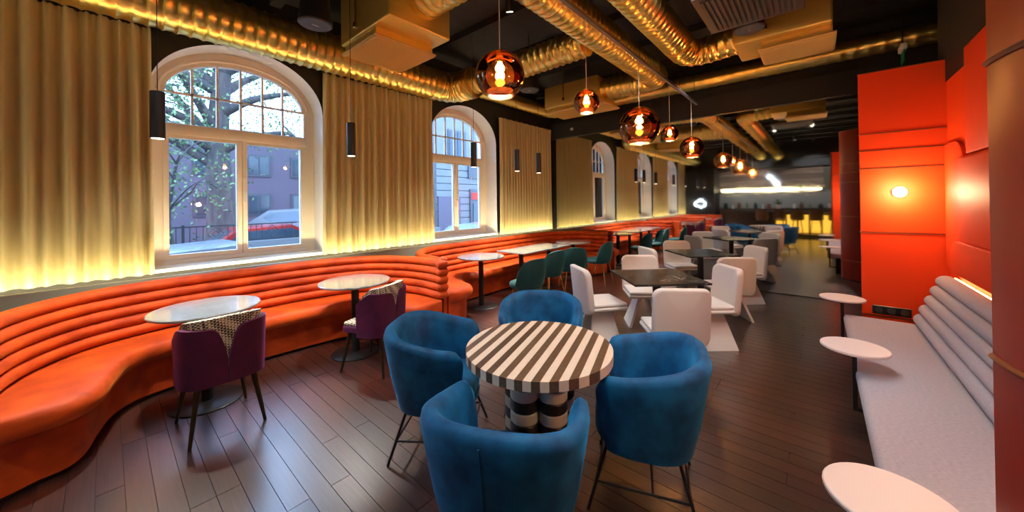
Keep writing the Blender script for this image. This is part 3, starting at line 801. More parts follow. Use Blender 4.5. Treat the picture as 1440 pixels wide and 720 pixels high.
# ------------------------------------------------------------------ niche: partitions, wall relief, bench, tables
SE = [0.02, 0.37, 1.20, 1.84, 2.02, 2.19, 2.81]
def partition(name, label, xf, sgn, yl, yr, depth, inset=0.0):
    """flat orange face at x=xf looking into the niche, rounded dark red side behind; sgn=+1 body extends to +X"""
    t = thing(name, label, 'partition', (xf+sgn*depth/2, (yl+yr)/2, 0), group='lacquered booth partitions', world=True)
    MB().box(min(xf, xf+sgn*0.03)+0.006, max(xf, xf+sgn*0.03)+0.006*sgn, yr, yl-0.012, 0.0, 2.80).build('core', 'dark_seam', t, smooth=0)
    for a, b in zip(SE, SE[1:]):
        MB().box(min(xf, xf+sgn*0.018), max(xf, xf+sgn*0.018), yr, yl-inset, a+0.005, b-0.005).build('panel', 'orange_lacquer', t, bevel=(0.003, 1))
        MB().box(min(xf-sgn*0.008, xf), max(xf-sgn*0.008, xf), yr, yl+0.006-inset*1.5, b-0.005, b+0.001).build('seam_trim', 'bronze_trim', t, smooth=0)
    # rounded side
    q = []
    for k in range(21):
        a = PI/2*k/20; q.append((xf+sgn*(0.03+(depth-0.03)*math.sin(a)), yl-0.62*(1-math.cos(a))))
    for a, b in zip(SE, SE[1:]):
        g = MB().grid(lambda i, j: (q[i][0], q[i][1], (a+0.004, b-0.004)[j]), 21, 2)
        g.build('curved_panel', 'red_lacquer', t, smooth=60)
        MB().tube([(x, y, b) for x, y in q], 0.007, 6).build('curved_trim', 'bronze_trim', t)
    MB().grid(lambda i, j: (q[i][0]-sgn*0.012*math.sin(PI/2*i/20), q[i][1]-0.012*math.cos(PI/2*i/20), (0.0, 2.80)[j]), 21, 2).build('inner_skin', 'dark_seam', t, smooth=60)
    MB().grid(lambda i, j: (q[i][0], q[i][1], (0.001, 0.02)[j]), 21, 2).build('plinth', 'black_metal', t, smooth=60)
    top = MB(); top.add([(x, y, 2.80) for x, y in q]+[(xf, q[-1][1], 2.80), (xf, yl, 2.80)], [tuple(range(len(q)+2))]); top.build('top', 'orange_lacquer', t, smooth=0)
    return t
PX_ = 5.05
pf = partition('booth_partition', 'orange lacquered panel with glowing lamp and black sockets at the bench end', PX_, 1, -0.328, -0.94, 0.42)
pn = partition('booth_partition', 'dark red rounded lacquered partition rising close beside the near bench end', 1.30, -1, -0.285, -0.94, 0.55, 0.03)
# back wall of the niche: red boards and rounded raised shapes
nw = MB().box(1.28, PX_+0.02, -0.945, -0.905, 0.0, 2.72)
niche = nw.build('niche_wall', 'orange_lacquer', origin=(3.2, -0.92, 0), smooth=0)
niche['kind'] = 'structure'; niche.name = 'wall_niche'
def raised(x0, x1, z0, z1, d, r_, corners):
    q = []
    for cx_, cz_, a0, on in ((x1-r_, z1-r_, 0, 'tr' in corners), (x0+r_, z1-r_, 90, 'tl' in corners)):
        if on: q += [(cx_+r_*math.cos(R(a0+9*k)), cz_+r_*math.sin(R(a0+9*k))) for k in range(11)]
        else: q.append((x1 if a0 == 0 else x0, z1))
    q += [(x0, z0), (x1, z0)]
    o = MB().prism(q, lambda x, z: (x-3.2, -0.905+0.92, z), lambda x, z: (x-3.2, -0.905+d+0.92, z)).build('raised_panel', 'orange_lacquer', niche, bevel=(0.006, 2), off=None)
    return o
raised(4.45, 5.03, 0.93, 2.02, 0.025, 0.28, ('tl',))
raised(3.30, 4.86, 0.93, 1.86, 0.050, 0.32, ('tr',))
raised(3.30, 4.40, 1.20, 1.84, 0.068, 0.05, ())
raised(3.30, 4.58, 0.93, 1.19, 0.085, 0.15, ('tr',))
raised(2.2, 4.36, 1.88, 2.70, 0.035, 0.30, ())
raised(1.6, 3.1, 0.93, 1.86, 0.05, 0.32, ('tl', 'tr'))
led2 = MB().box(1.5, 4.75, -0.885, -0.875, 0.84, 0.852).build('led_strip', 'led_niche', origin=(3.1, -0.88, 0.84), smooth=0)
tag(led2, 'warm light strip hidden behind the grey bench back rolls', 'light strip')
# puck lamp on the orange panel
sc_l = thing('wall_lamp', 'small round glowing lamp on the orange panel above the sockets', 'lamp', (PX_-0.03, -0.60, 1.60), world=True)
def disc_x(cx_, cy_, cz_, r_, x0, x1, seg=24):
    return MB().tube([(x0, cy_, cz_), (x1, cy_, cz_)], r_, seg)
disc_x(0, -0.60, 1.60, 0.050, PX_-0.001, PX_-0.03).build('housing', 'steel', sc_l)
disc_x(0, -0.60, 1.60, 0.032, PX_-0.03, PX_-0.045).build('lens', 'sconce_glow', sc_l)
point('sconce_light', (-0.14, 0, 0), 16, (1.0, 0.72, 0.38), sc_l, 0.05)
sl2 = thing('wall_lamp', 'small round glowing lamp on the niche side of the near partition', 'lamp', (1.33, -0.60, 1.60), world=True)
disc_x(0, -0.60, 1.60, 0.050, 1.305, 1.33).build('housing', 'steel', sl2)
disc_x(0, -0.60, 1.60, 0.032, 1.33, 1.345).build('lens', 'sconce_glow', sl2)
point('sconce_light', (0.14, 0, 0), 16, (1.0, 0.72, 0.38), sl2, 0.05)
# sockets
so = thing('socket_strip', 'black three-gang socket plate low on the orange panel', 'socket', (PX_-0.008, -0.53, 0.43), world=True)
MB().box(PX_-0.012, PX_-0.001, -0.665, -0.40, 0.39, 0.475).build('plate', 'socket_black', so, bevel=(0.004, 1))
for k in range(3):
    yy = -0.445-0.0875*k
    s_ = MB().tube([(PX_-0.012, yy, 0.4325), (PX_-0.015, yy, 0.4325)], 0.028, 20).build('socket', 'black_grille', so)
    MB().tube([(PX_-0.0152, yy-0.008, 0.4325), (PX_-0.0165, yy-0.008, 0.4325)], 0.004, 8).build('pin_hole', 'steel', s_)
    MB().tube([(PX_-0.0152, yy+0.008, 0.4325), (PX_-0.0165, yy+0.008, 0.4325)], 0.004, 8).build('pin_hole', 'steel', s_)
# bench
be = thing('booth_bench', 'grey upholstered bench with padded roll back along the niche', 'bench', (3.05, -0.45, 0), world=True)
MB().box(1.36, 4.72, -0.72, -0.175, 0.33, 0.425).build('seat_cushion', 'lilac_fabric', be, bevel=(0.036, 4))
MB().box(1.40, 4.66, -0.75, -0.26, 0.002, 0.335).build('base', 'black_metal', be, smooth=0)
for k in range(5):
    z = 0.47+0.088*k; y = -0.685-0.033*k
    x1 = 4.74-0.0*k
    pts = [(1.40+0.03*j if j < 3 else 1.46, y, z) for j in range(3)]
    pts = [(1.38, y, z), (1.40, y, z), (1.44, y, z), (2.5, y, z), (3.6, y, z), (x1-0.06, y, z), (x1-0.02, y, z), (x1, y, z)]
    MB().tube(pts, [0.030, 0.046, 0.054, 0.054, 0.054, 0.054, 0.046, 0.030], 16, ell=(1.15, 1.0)).build('back_roll', 'lilac_fabric', be, smooth=60)
# cantilevered side tables
for x, lab in ((1.67, 'round pale side table overlapping the near end of the grey bench'), (3.25, 'round pale side table at the middle of the grey bench'), (4.78, 'round pale side table at the far end of the grey bench by the orange panel')):
    t = thing('side_table', lab, 'table', (x, -0.17, 0), group='small round tables along the grey bench')
    MB().lathe([(0.167, 0.548), (0.172, 0.552), (0.172, 0.562), (0.168, 0.566)], 40).build('table_top', 'pink_white_top', t)
    MB().box(-0.014, 0.014, -0.012, 0.012, 0.16, 0.548).build('stem', 'black_metal', t, smooth=0)
    MB().box(-0.014, 0.014, -0.089, 0.012, 0.145, 0.165).build('foot', 'black_metal', t, smooth=0)

# ------------------------------------------------------------------ ducts and ceiling equipment
def duct(mb, pts, r_, pitch=0.095, ridge=0.013, seg=32):
    """spiral-seam duct along a polyline of world points (already rounded at the bends)"""
    P = [Vector(p) for p in pts]; tot = sum((b-a).length for a, b in zip(P, P[1:]))
    ns_ = max(8, int(tot/pitch*6)); S = resample(P, ns_)
    rad = [r_ + (ridge if i % 6 == 0 else (ridge*0.35 if i % 6 in (1, 5) else 0)) for i in range(ns_)]
    mb.tube(S, rad, seg); return mb
def bend(a, c, b, r_, n=10):
    """polyline a -> rounded corner at c -> b"""
    a, b, c = Vector(a), Vector(b), Vector(c); d1 = (a-c).normalized(); d2 = (b-c).normalized()
    s, e = c+d1*r_, c+d2*r_
    return [a, s] + [((1-t)**2*s + 2*t*(1-t)*c + t*t*e) for t in [k/n for k in range(1, n)]] + [e, b]
def collar(p, d, r_, m='gold_duct', ln=0.03):
    p = Vector(p); d = Vector(d).normalized(); return MB().tube([p-d*ln, p+d*ln], r_, 28)
def duct_thing(label, pts, r_, collars=(), loc=None, **k):
    t = thing('ventilation_duct', label, 'duct', loc or tuple(pts[0]), group='gold spiral ventilation ducts', world=True)
    duct(MB(), pts, r_, **k).build('pipe', 'gold_duct', t, smooth=50)
    for p, d in collars: collar(p, d, r_+0.014).build('collar', 'gold_duct', t)
    return t
DZ = 3.42
dt = duct_thing('thick gold spiral duct along the window wall that turns into the room', bend((-4.6, 4.48, 3.40), (3.72, 4.48, 3.40), (3.72, 3.95, 3.40), 0.30), 0.222, [((3.30, 4.48, 3.40), (1, 0, 0)), ((3.72, 4.02, 3.40), (0, 1, 0))])
duct_thing('gold spiral duct crossing from the window wall duct to the lamp-row duct', [(3.74, 3.945, 3.41), (3.74, 2.045, 3.44)], 0.165, [((3.74, 3.90, 3.41), (0, 1, 0))])
dsm = bend((3.85, 4.62, 3.60), (6.78, 4.62, 3.60), (6.78, 3.9, 3.60), 0.22) + [Vector((6.78, -1.2, 3.60))]
duct_thing('slim gold duct running round the corner and along the wall above the mirror', dsm, 0.128, [((4.0, 4.62, 3.6), (1, 0, 0))], pitch=0.14, ridge=0.006)
duct_thing('gold spiral duct directly above the row of copper lamps', bend((-4.6, 1.86, 3.46), (5.72, 1.86, 3.46), (5.72, 2.785, 3.50), 0.25), 0.172, [((5.2, 1.86, 3.46), (1, 0, 0)), ((5.72, 2.3, 3.48), (0, 1, 0))])
duct_thing('gold spiral duct bending into the gold air box by the black ceiling unit', bend((-4.6, 1.24, 3.42), (4.98, 1.24, 3.42), (4.98, 0.715, 3.46), 0.28), 0.158, [((4.45, 1.24, 3.42), (1, 0, 0)), ((4.98, 0.85, 3.46), (0, 1, 0))])
duct_thing('short gold spiral duct leaving the gold air box with the round speaker pattern', [(2.10, 2.968, 3.62), (2.10, 2.045, 3.60)], 0.20, [((2.10, 2.935, 3.62), (0, 1, 0))])
def air_box(label, x0, x1, y0, y1, z0, z1, gx0, gx1, gy0, gy1, gz, speaker=False):
    t = thing('air_box', label, 'air vent', ((x0+x1)/2, (y0+y1)/2, z0), group='gold ceiling air boxes', world=True)
    MB().box(x0, x1, y0, y1, z0, z1).build('box', 'gold_box', t, bevel=(0.02, 3))
    MB().box(gx0+0.03, gx1-0.03, gy0+0.03, gy1-0.03, gz+0.03, z0+0.01).build('plenum', 'gold_box', t, smooth=0)
    fr = MB().box(gx0, gx1, gy0, gy1, gz+0.012, gz+0.035).build('grille_frame', 'gold_grille', t, bevel=(0.004, 1))
    g = MB().box(gx0+0.012, gx1-0.012, gy0+0.012, gy1-0.012, gz, gz+0.013).build('grille', 'gold_grille', t, bevel=(0.003, 1))
    n_ = 30; h = MB()
    for k in range(n_):
        yy = gy0+0.04+(gy1-gy0-0.08)*k/(n_-1); h.box(gx0+0.04, gx1-0.04, yy-0.004, yy+0.004, gz-0.004, gz+0.001)
    o = h.build('grille_ribs', 'gold_grille', t, smooth=0); o['kind'] = 'stuff'
    for sx in (x0+0.12, x1-0.12):
        MB().tube([(sx, y1-0.1, z1-0.01), (sx, y1-0.1, CEIL-0.002)], 0.006, 6).build('hanger_rod', 'brass', t)
    MB().tube([(x0-0.012, (y0+y1)/2+0.12, z0+0.10), (x0-0.012, (y0+y1)/2+0.12, CEIL-0.002)], 0.008, 8).build('hanger_rod', 'brass', t)
    MB().box(x0-0.03, x0-0.001, (y0+y1)/2+0.10, (y0+y1)/2+0.14, z0+0.08, z0+0.14).build('hanger_bracket', 'brass', t, bevel=(0.004, 1))
    return t
air_box('gold air box hanging above the purple chairs, square grille below', 1.72, 2.45, 2.97, 3.97, 3.30, 3.92, 1.72, 2.45, 3.22, 3.96, 3.19)
air_box('gold air box above the long sofa beside the far curtain', 5.47, 6.15, 2.79, 3.89, 3.30, 3.70, 5.50, 6.15, 2.70, 3.90, 3.22)
air_box('gold air box beside the black ceiling unit, near the orange panel', 4.70, 5.34, -0.14, 0.71, 3.30, 3.85, 4.78, 5.34, -0.17, 0.48, 3.19)
# black cassette unit
t = thing('ceiling_unit', 'black slatted ceiling air conditioner next to a gold air box', 'air conditioner', (3.78, 0.44, 3.28), world=True)
MB().box(3.40, 4.16, 0.09, 0.79, 3.30, 3.55).build('casing', 'black_metal', t, bevel=(0.03, 2))
MB().box(3.37, 4.19, 0.06, 0.82, 3.285, 3.31).build('face_frame', 'black_grille', t, bevel=(0.012, 2))
for k in range(16):
    yy = 0.13+0.62*k/15; MB().box(3.44, 4.12, yy-0.012, yy+0.012, 3.272, 3.287).build('slat', 'black_grille', t, smooth=0)
for sx, sy in ((3.5, 0.2), (4.05, 0.2), (3.5, 0.7), (4.05, 0.7)): MB().tube([(sx, sy, 3.54), (sx, sy, CEIL-0.002)], 0.006, 6).build('hanger_rod', 'steel', t)
# pendant loudspeakers
for p, z, lab in (((1.27, 3.45), 3.20, 'black conical pendant speaker between window duct and air box'), ((4.11, 3.19), 3.20, 'black conical pendant speaker behind the large copper lamp'), ((4.44, 0.52), 3.33, 'black conical pendant speaker tucked behind the black ceiling unit')):
    t = thing('pendant_speaker', lab, 'speaker', (p[0], p[1], z), group='black pendant speakers')
    MB().lathe([(0.135, 0.0), (0.142, 0.006), (0.142, 0.02), (0.125, 0.16), (0.112, 0.30), (0.085, 0.345), (0.02, 0.36)], 36).build('body', 'black_metal', t)
    MB().lathe([(0.128, -0.006), (0.132, -0.002), (0.132, 0.002)], 36).build('mesh_cover', 'blue_grey_mesh', t)
    MB().box(-0.028, 0.028, -0.005, 0.005, -0.009, -0.005).build('badge', 'steel', t, smooth=0)
    MB().tube([(0, 0, 0.355), (0, 0, CEIL-z-0.002)], 0.006, 6).build('suspension_rod', 'black_metal', t)
# lamp rail
RY, RZ = 1.47, 3.10
t = thing('lamp_rail', 'long thin dark rail carrying the copper globe lamps', 'rail', (3.6, RY, RZ), world=True)
MB().box(0.6, 6.34, RY-0.016, RY+0.016, RZ, RZ+0.035).build('rail_bar', 'grey_rail', t, smooth=0)
for x in (0.9, 2.4, 3.9, 5.4, 6.2): MB().tube([(x, RY, RZ+0.03), (x, RY, CEIL-0.1)], 0.003, 6).build('suspension_wire', 'black_metal', t)
# copper globes
LM = [(1.60, 2.333, 0.150, 'medium copper globe lamp hanging over the striped table', 2), (2.68, 2.39, 0.107, 'small copper globe lamp hanging in front of the gold air box by the far curtain', 1),
      (3.85, 2.36, 0.215, 'largest copper globe lamp hanging over the nearer black marble table', 2), (4.91, 2.43, 0.107, 'small copper globe lamp between the largest lamp and the end of the rail', 1),
      (5.99, 2.36, 0.172, 'copper globe lamp at the mirror end of the rail', 2)]
for x, z, r_, lab, nb in LM:
    t = thing('globe_lamp', lab, 'lamp', (x, RY, z), group='copper globe lamps on the rail')
    prof = []
    for k in range(25):
        a = PI*(0.02+0.80*k/24); prof.append((r_*math.sin(a), r_*math.cos(a)))
    MB().lathe(prof, 48, cap=False).build('globe', 'copper_glass', t, smooth=180)
    zr = prof[-1][1]; rr_ = prof[-1][0]
    MB().tube([(rr_*math.cos(2*PI*k/40), rr_*math.sin(2*PI*k/40), zr) for k in range(40)], 0.004, 6, closed=True).build('rim', 'silver_lining', t)
    MB().lathe([(rr_*0.98, zr+0.001), (rr_*0.99, zr+0.012), (rr_*1.05, zr+0.03)], 40, cap=False).build('inner_lip', 'silver_lining', t, smooth=180)
    MB().lathe([(0.018, r_*0.55), (0.022, r_*0.60), (0.022, r_*1.0), (0.012, r_*1.06)], 16).build('socket', 'brass', t)
    br = 0.028*r_/0.15
    MB().lathe([(0.008, r_*0.12-0.0), (br, r_*0.22), (br*1.05, r_*0.34), (br*0.55, r_*0.50), (br*0.45, r_*0.56)], 16).build('bulb', 'bulb', t, smooth=180)
    MB().tube([(0, 0, r_*1.04), (0, 0, RZ-z+0.0005)], 0.0035, 6).build('cord', 'cord_clear', t)
    point('globe_light', (0, 0, r_*0.02), 9*r_/0.15, (1.0, 0.62, 0.28), t, 0.03)
# slim cylinder pendants over the sofa tables
for x, lab in ((0.26, 'slim black cylinder pendant at the edge of the tree-view window'), (1.70, 'slim black cylinder pendant before the curtain between the windows'), (3.45, 'slim black cylinder pendant in front of the second arched window'),
               (4.41, 'slim black cylinder pendant before the far curtain, on the side of the second window'), (5.00, 'slim black cylinder pendant before the far curtain, on the side of the mirror'), (-1.5, 'slim black cylinder pendant seen only in the mirror beside the neon wall sofa'), (-2.6, 'slim black cylinder pendant seen only in the mirror over the neon wall sofa')):
    t = thing('cylinder_pendant', lab, 'lamp', (x, 3.70, 2.06), group='slim black cylinder pendants')
    MB().lathe([(0.040, 0.004), (0.043, 0.0), (0.043, 0.345), (0.038, 0.350), (0.006, 0.352)], 28).build('shade', 'black_metal', t)
    MB().lathe([(0.034, -0.001), (0.036, 0.004)], 24).build('lens', 'lamp_disc', t)
    MB().tube([(0, 0, 0.35), (0, 0, CEIL-2.06-0.001)], 0.003, 6).build('cord', 'black_metal', t)
    spot('pendant_beam', (0, 0, -0.012), 140, 95, 0.45, (1.0, 0.95, 0.88), t, 0.03)
# ceiling spotlights: inferred above the marble tables, elsewhere added as fill light
SP = [((2.3, 0.35), (2.1, 0.9, 0.5), 'added as fill above the aisle by the blue armchairs'), ((3.1, 0.75), (3.9, 1.3, 0.5), 'above the nearer black marble table'), ((5.3, 0.95), (5.9, 1.4, 0.5), 'above the black marble table by the mirror'),
      ((0.4, 1.0), (1.3, 1.3, 0.5), 'added as fill behind the striped table'), ((0.2, 2.3), (0.9, 3.4, 0.4), 'added as fill towards the purple chairs'), ((3.0, 2.6), (4.2, 3.4, 0.4), 'added as fill towards the green chairs'), ((0.6, 0.1), (2.6, -0.45, 0.3), 'added as fill towards the grey bench'),
      ((-1.2, 2.2), (-2.2, 3.6, 0.5), 'added as fill over the sofa near the neon wall'), ((-2.2, 0.6), (-2.8, 0.8, 0.4), 'added as fill over the bar stools'),
      ((-3.4, 2.6), (-5.3, 2.6, 1.9), 'added to brighten the bar wall near the neon'), ((-3.4, 1.3), (-5.3, 1.3, 1.9), 'added to brighten the middle of the bar wall'), ((-3.4, 0.1), (-5.3, 0.1, 1.9), 'added to brighten the bar wall near the mustard lamp')]  # these three are added to lift the bar wall in the mirror
for p, aim, lab in SP:
    loc = Vector((p[0], p[1], 3.78)); d = (Vector(aim)-loc).normalized()
    t = thing('ceiling_spot_fill', 'black ceiling spotlight %s' % lab, 'spotlight', loc, group='black ceiling spotlights')
    MB().tube([-d*0.09, d*0.07], 0.045, 20).build('housing', 'black_metal', t)
    MB().tube([d*0.062, d*0.073], 0.036, 20).build('lens', 'lamp_disc', t)
    MB().tube([(0, 0, 0), (0, 0, CEIL-3.78-0.1)], 0.012, 10).build('stem', 'black_metal', t)
    spot('spot_beam', d*0.085, 45 if ('bench' in lab or 'stools' in lab) else 100, 70 if 'bar' in lab else 80, 0.4, (1.0, 0.97, 0.94), t, 0.05, None).rotation_euler = d.to_track_quat('-Z', 'Y').to_euler()
# exit sign on a bracket
t = thing('exit_sign', 'small white and green hanging exit sign above the orange panel', 'sign', (6.3, -0.80, 3.20), world=True)
MB().box(6.2, 6.4, -0.83, -0.77, 3.30, 3.38).build('housing', 'white_paint', t, bevel=(0.015, 2))
MB().box(6.2, 6.4, -0.804, -0.796, 3.16, 3.30).build('plate', 'sign_green', t, smooth=0)
MB().tube([(6.3, -0.80, 3.37), (6.3, -0.80, CEIL-0.002)], 0.006, 8).build('bracket', 'black_metal', t)

t = thing('security_camera', 'tiny white camera on the black beam above the mirror', 'camera', (7.13, 4.3, 3.24), world=True)
MB().box(7.125, 7.14, 4.27, 4.33, 3.21, 3.27).build('mount', 'white_paint', t, bevel=(0.004, 1))
MB().tube([(7.126, 4.3, 3.24), (7.05, 4.29, 3.225)], 0.022, 14).build('body', 'white_paint', t)
MB().tube([(7.05, 4.29, 3.225), (7.045, 4.289, 3.224)], 0.016, 12).build('lens', 'black_metal', t)

# ------------------------------------------------------------------ behind the camera (seen in the mirror)
nb_ = struct('wall_neon', MB().box(XB, -4.12, 3.62, WY, 0.0, 2.95), 'black_paint', smooth=0)
neon = [(-4.095, 4.20+0.20*math.cos(a)*(1.0 if math.cos(a) < 0 else 1.25), 1.36+0.17*math.sin(a)*(1-0.35*max(0, math.cos(a)))) for a in [2*PI*k/40 for k in range(40)]]
o = MB().tube(neon, 0.022, 10, closed=True).build('neon_ring', 'neon_white', origin=(-4.1, 4.2, 1.36)); tag(o, 'white neon ring with one pointed side on the dark wall in the mirror', 'neon sign')
bw = struct('trim_4', MB().box(XB, XB+0.02, -1.2, 3.62, 1.15, 1.86), 'grey_splash', smooth=0)
ww = struct('trim_5', MB().box(XB, XB+0.015, -0.2, 3.62, 1.98, 2.95), 'dark_wood', smooth=0)
for k in range(9):
    MB().box(XB+0.015, XB+0.04, -0.2, 3.62, 1.985+k*0.107, 2.085+k*0.107).build('plank', 'weathered_wood', ww, smooth=0)
struct('trim_6', MB().box(XB, XB+0.25, YR, 3.62, 2.95, CEIL), 'black_paint', smooth=0)
o = MB().box(XB, XB+0.14, -0.2, 3.55, 1.90, 1.93).build('bar_shelf', 'dark_wood', origin=(XB+0.07, 1.7, 1.90), smooth=0); tag(o, 'long lit shelf on the wall behind the bar in the mirror', 'shelf')
o = MB().box(XB+0.04, XB+0.06, -0.1, 3.5, 1.935, 1.95).build('led_strip', 'led_warm', origin=(XB+0.05, 1.7, 1.935), smooth=0); tag(o, 'warm light strip along the shelf behind the bar in the mirror', 'light strip')
for k, (y, z) in enumerate(((1.62, 2.55), (1.45, 2.36), (1.36, 2.20))):
    t = thing('flood_lamp', '%s bright cool white lamp on the wooden wall behind the bar' % ('topmost', 'middle', 'lowest')[k], 'lamp', (XB+0.06, y, z), group='cool white lamps behind the bar', world=True)
    MB().tube([(XB+0.04, y, z), (XB+0.09, y, z)], 0.06, 20).build('housing', 'steel', t)
    MB().tube([(XB+0.09, y, z), (XB+0.10, y, z)], 0.055, 20).build('lens', 'spot_cool', t)
bc = thing('bar_counter', 'dark bar counter with amber lit front seen in the mirror', 'bar', (-3.7, 1.1, 0), world=True)
MB().box(-4.15, -3.35, -0.9, 3.1, 1.0, 1.05).build('worktop', 'dark_wood', bc, bevel=(0.008, 1))
MB().box(-4.05, -3.62, -0.85, 3.05, 0.002, 1.0).build('body', 'dark_wood', bc, smooth=0)
for k in range(6): MB().box(-3.62, -3.605, -0.80+0.36*k, -0.50+0.36*k, 0.20, 0.92).build('lit_panel', 'amber_glow', bc, smooth=0)
bk = thing('back_counter', 'dark back counter carrying pots and bottles behind the bar', 'counter', (-5.0, 1.3, 0), world=True)
MB().box(XB+0.02, -4.75, -0.9, 3.5, 1.06, 1.12).build('worktop', 'dark_wood', bk, smooth=0)
for k in range(6): MB().box(XB+0.02, -4.80, -0.88+k*0.73, -0.18+k*0.73, 0.002, 1.06).build('cabinet', 'dark_wood', bk, bevel=(0.006, 1))
kinds = [('teal_jar', 'green_velvet', 'teal ceramic jar'), ('white_pot', 'white_paint', 'white ceramic pot'), ('brown_bottle', 'brown_leather', 'brown glass bottle'), ('green_bottle', 'leaf', 'green glass bottle')]
for k in range(14):
    y = 3.3-0.28*k+random.uniform(-.05, .05)
    if abs(y-1.3) < 0.3: continue
    nm, mm, lb = kinds[k % 4]
    h = random.uniform(0.16, 0.32); r_ = random.uniform(0.05, 0.10) if k % 2 == 0 else 0.045
    o = thing(nm, lb + ' on the counter behind the bar', 'jar' if k % 4 < 2 else 'bottle', (-5.0, y, 1.12), group=lb+'s behind the bar')
    MB().lathe([(r_*0.8, 0.001), (r_, 0.03), (r_, h*0.6), (r_*0.45, h*0.78), (r_*0.4, h)], 18).build('body', mm, o)
    MB().lathe([(r_*0.45, h-0.002), (r_*0.45, h+0.02)], 14).build('lid', 'dark_wood', o)
def stool(y, label):
    t = thing('bar_stool', label, 'stool', (-3.0, y, 0), PI, 'brown leather bar stools')
    n_, m_ = 17, 7
    def pt(i, j, off):
        u = -1+2*i/(n_-1); a = PI+u*R(85); v = j/(m_-1); zt = 0.80+0.30*math.sqrt(max(0, 1-abs(u)**3)); r_ = 0.20+off+0.02*v
        return (r_*math.cos(a), r_*math.sin(a), 0.72+(zt-0.72)*v)
    G = [[pt(i, j, 0) for j in range(m_)] + [pt(i, j, -0.03) for j in range(m_-1, -1, -1)] for i in range(n_)]
    mb = MB().grid(lambda i, j: G[i][j], n_, 2*m_, False, True); mb.f.append(tuple(range(2*m_))); mb.f.append(tuple((n_-1)*2*m_+k for k in range(2*m_))[::-1])
    mb.build('backrest', 'brown_leather', t, smooth=60)
    MB().lathe([(0.17, 0.69), (0.19, 0.71), (0.19, 0.75), (0.16, 0.77)], 24).build('seat', 'brown_leather', t)
    for sx in (-1, 1):
        for sy in (-1, 1): MB().tube([(sx*0.11, sy*0.11, 0.70), (sx*0.19, sy*0.19, 0.002)], 0.011, 8).build('leg', 'black_metal', t)
    MB().tube([(0.17, 0.17, 0.28), (-0.17, 0.17, 0.28), (-0.17, -0.17, 0.28), (0.17, -0.17, 0.28)], 0.008, 8, closed=True).build('foot_ring', 'brass', t)
    return t
s0 = stool(-0.5, 'brown leather bar stool beside the mustard floor lamp')
for y, q in ((0.05, 'second'), (0.6, 'third'), (1.15, 'fourth'), (1.7, 'fifth')): dup(s0, (-3.0, y, 0), PI, 'brown leather bar stool, %s along the bar from the mustard lamp' % q)
# plants and the mustard lamp
def plant(x, y, z, s, label, name='potted_plant'):
    t = thing(name, label, 'plant', (x, y, z))
    MB().lathe([(0.08*s, 0.001), (0.11*s, 0.16*s), (0.10*s, 0.17*s)], 18).build('pot', 'white_paint', t)
    for k in range(26):
        a = random.random()*2*PI; e = random.uniform(0.3, 1.3); L = random.uniform(0.25, 0.45)*s
        d = Vector((math.cos(a)*math.cos(e), math.sin(a)*math.cos(e), math.sin(e))); c = Vector((0, 0, 0.16*s)); sd = Vector((-math.sin(a), math.cos(a), 0))*0.045*s
        m_ = c+d*L*0.55; tp = c+d*L+Vector((0, 0, -0.06*s))
        MB().add([c, m_-sd, m_+sd, tp], [(0, 1, 3, 2)]).build('leaf', 'leaf', t, smooth=0)
plant(-4.95, 1.30, 1.12, 0.85, 'bushy dark plant in a white pot on the counter behind the bar')
plant(XB+0.09, 2.9, 1.93, 0.45, 'small green plant on the lit shelf nearest the neon wall')
plant(XB+0.10, 0.55, 1.93, 0.55, 'small green plant on the lit shelf over the bar stools')
t = thing('floor_lamp', 'mustard domed floor lamp by the bar, seen in the mirror', 'lamp', (-3.0, -0.75, 0), world=True)
MB().lathe([(0.16, 0.001), (0.16, 0.02), (0.02, 0.03)], 24, (-3.0, -0.75, 0)).build('base', 'black_metal', t)
MB().tube([(-3.0, -0.75, 0.02), (-3.0, -0.75, 1.9)], 0.012, 10).build('pole', 'black_metal', t)
MB().lathe([(0.20, 1.86), (0.19, 1.93), (0.14, 2.02), (0.04, 2.07)], 28, (-3.0, -0.65, 0)).build('shade', 'mustard', t)

# ------------------------------------------------------------------ outside
struct('ground_street', MB().box(-30, 40, 5.5, 11.4, -0.8, -0.5), 'asphalt', smooth=0)
struct('ground_pavement', MB().box(-30, 40, 5.5, 6.6, -0.5, -0.38), 'pavement', smooth=0)
struct('ground_yard', MB().box(-30, 40, 11.4, 13.6, -0.8, -0.45).box(-30, 40, 13.6, 40, -0.8, 0.0), 'yard', smooth=0)
rw = MB().box(-12, 8.6, 11.2, 11.42, -0.5, 0.62).build('retaining_wall', 'concrete', origin=(0, 11.3, -0.5), smooth=0); tag(rw, 'low concrete retaining wall below the iron fence across the street', 'wall')
gp = thing('gate_pillar', 'pale concrete gate pillar at the end of the iron fence', 'pillar', (4.05, 11.3, 0.0), world=True)
MB().box(3.82, 4.28, 11.05, 11.55, -0.5, 1.22).build('shaft', 'concrete', gp, smooth=0)
MB().box(3.76, 4.34, 10.99, 11.61, 1.22, 1.32).build('cap', 'concrete', gp, bevel=(0.02, 1))
fe = thing('iron_fence', 'dark iron fence with square patterned panels on the retaining wall', 'fence', (0, 11.3, 0.62), world=True)
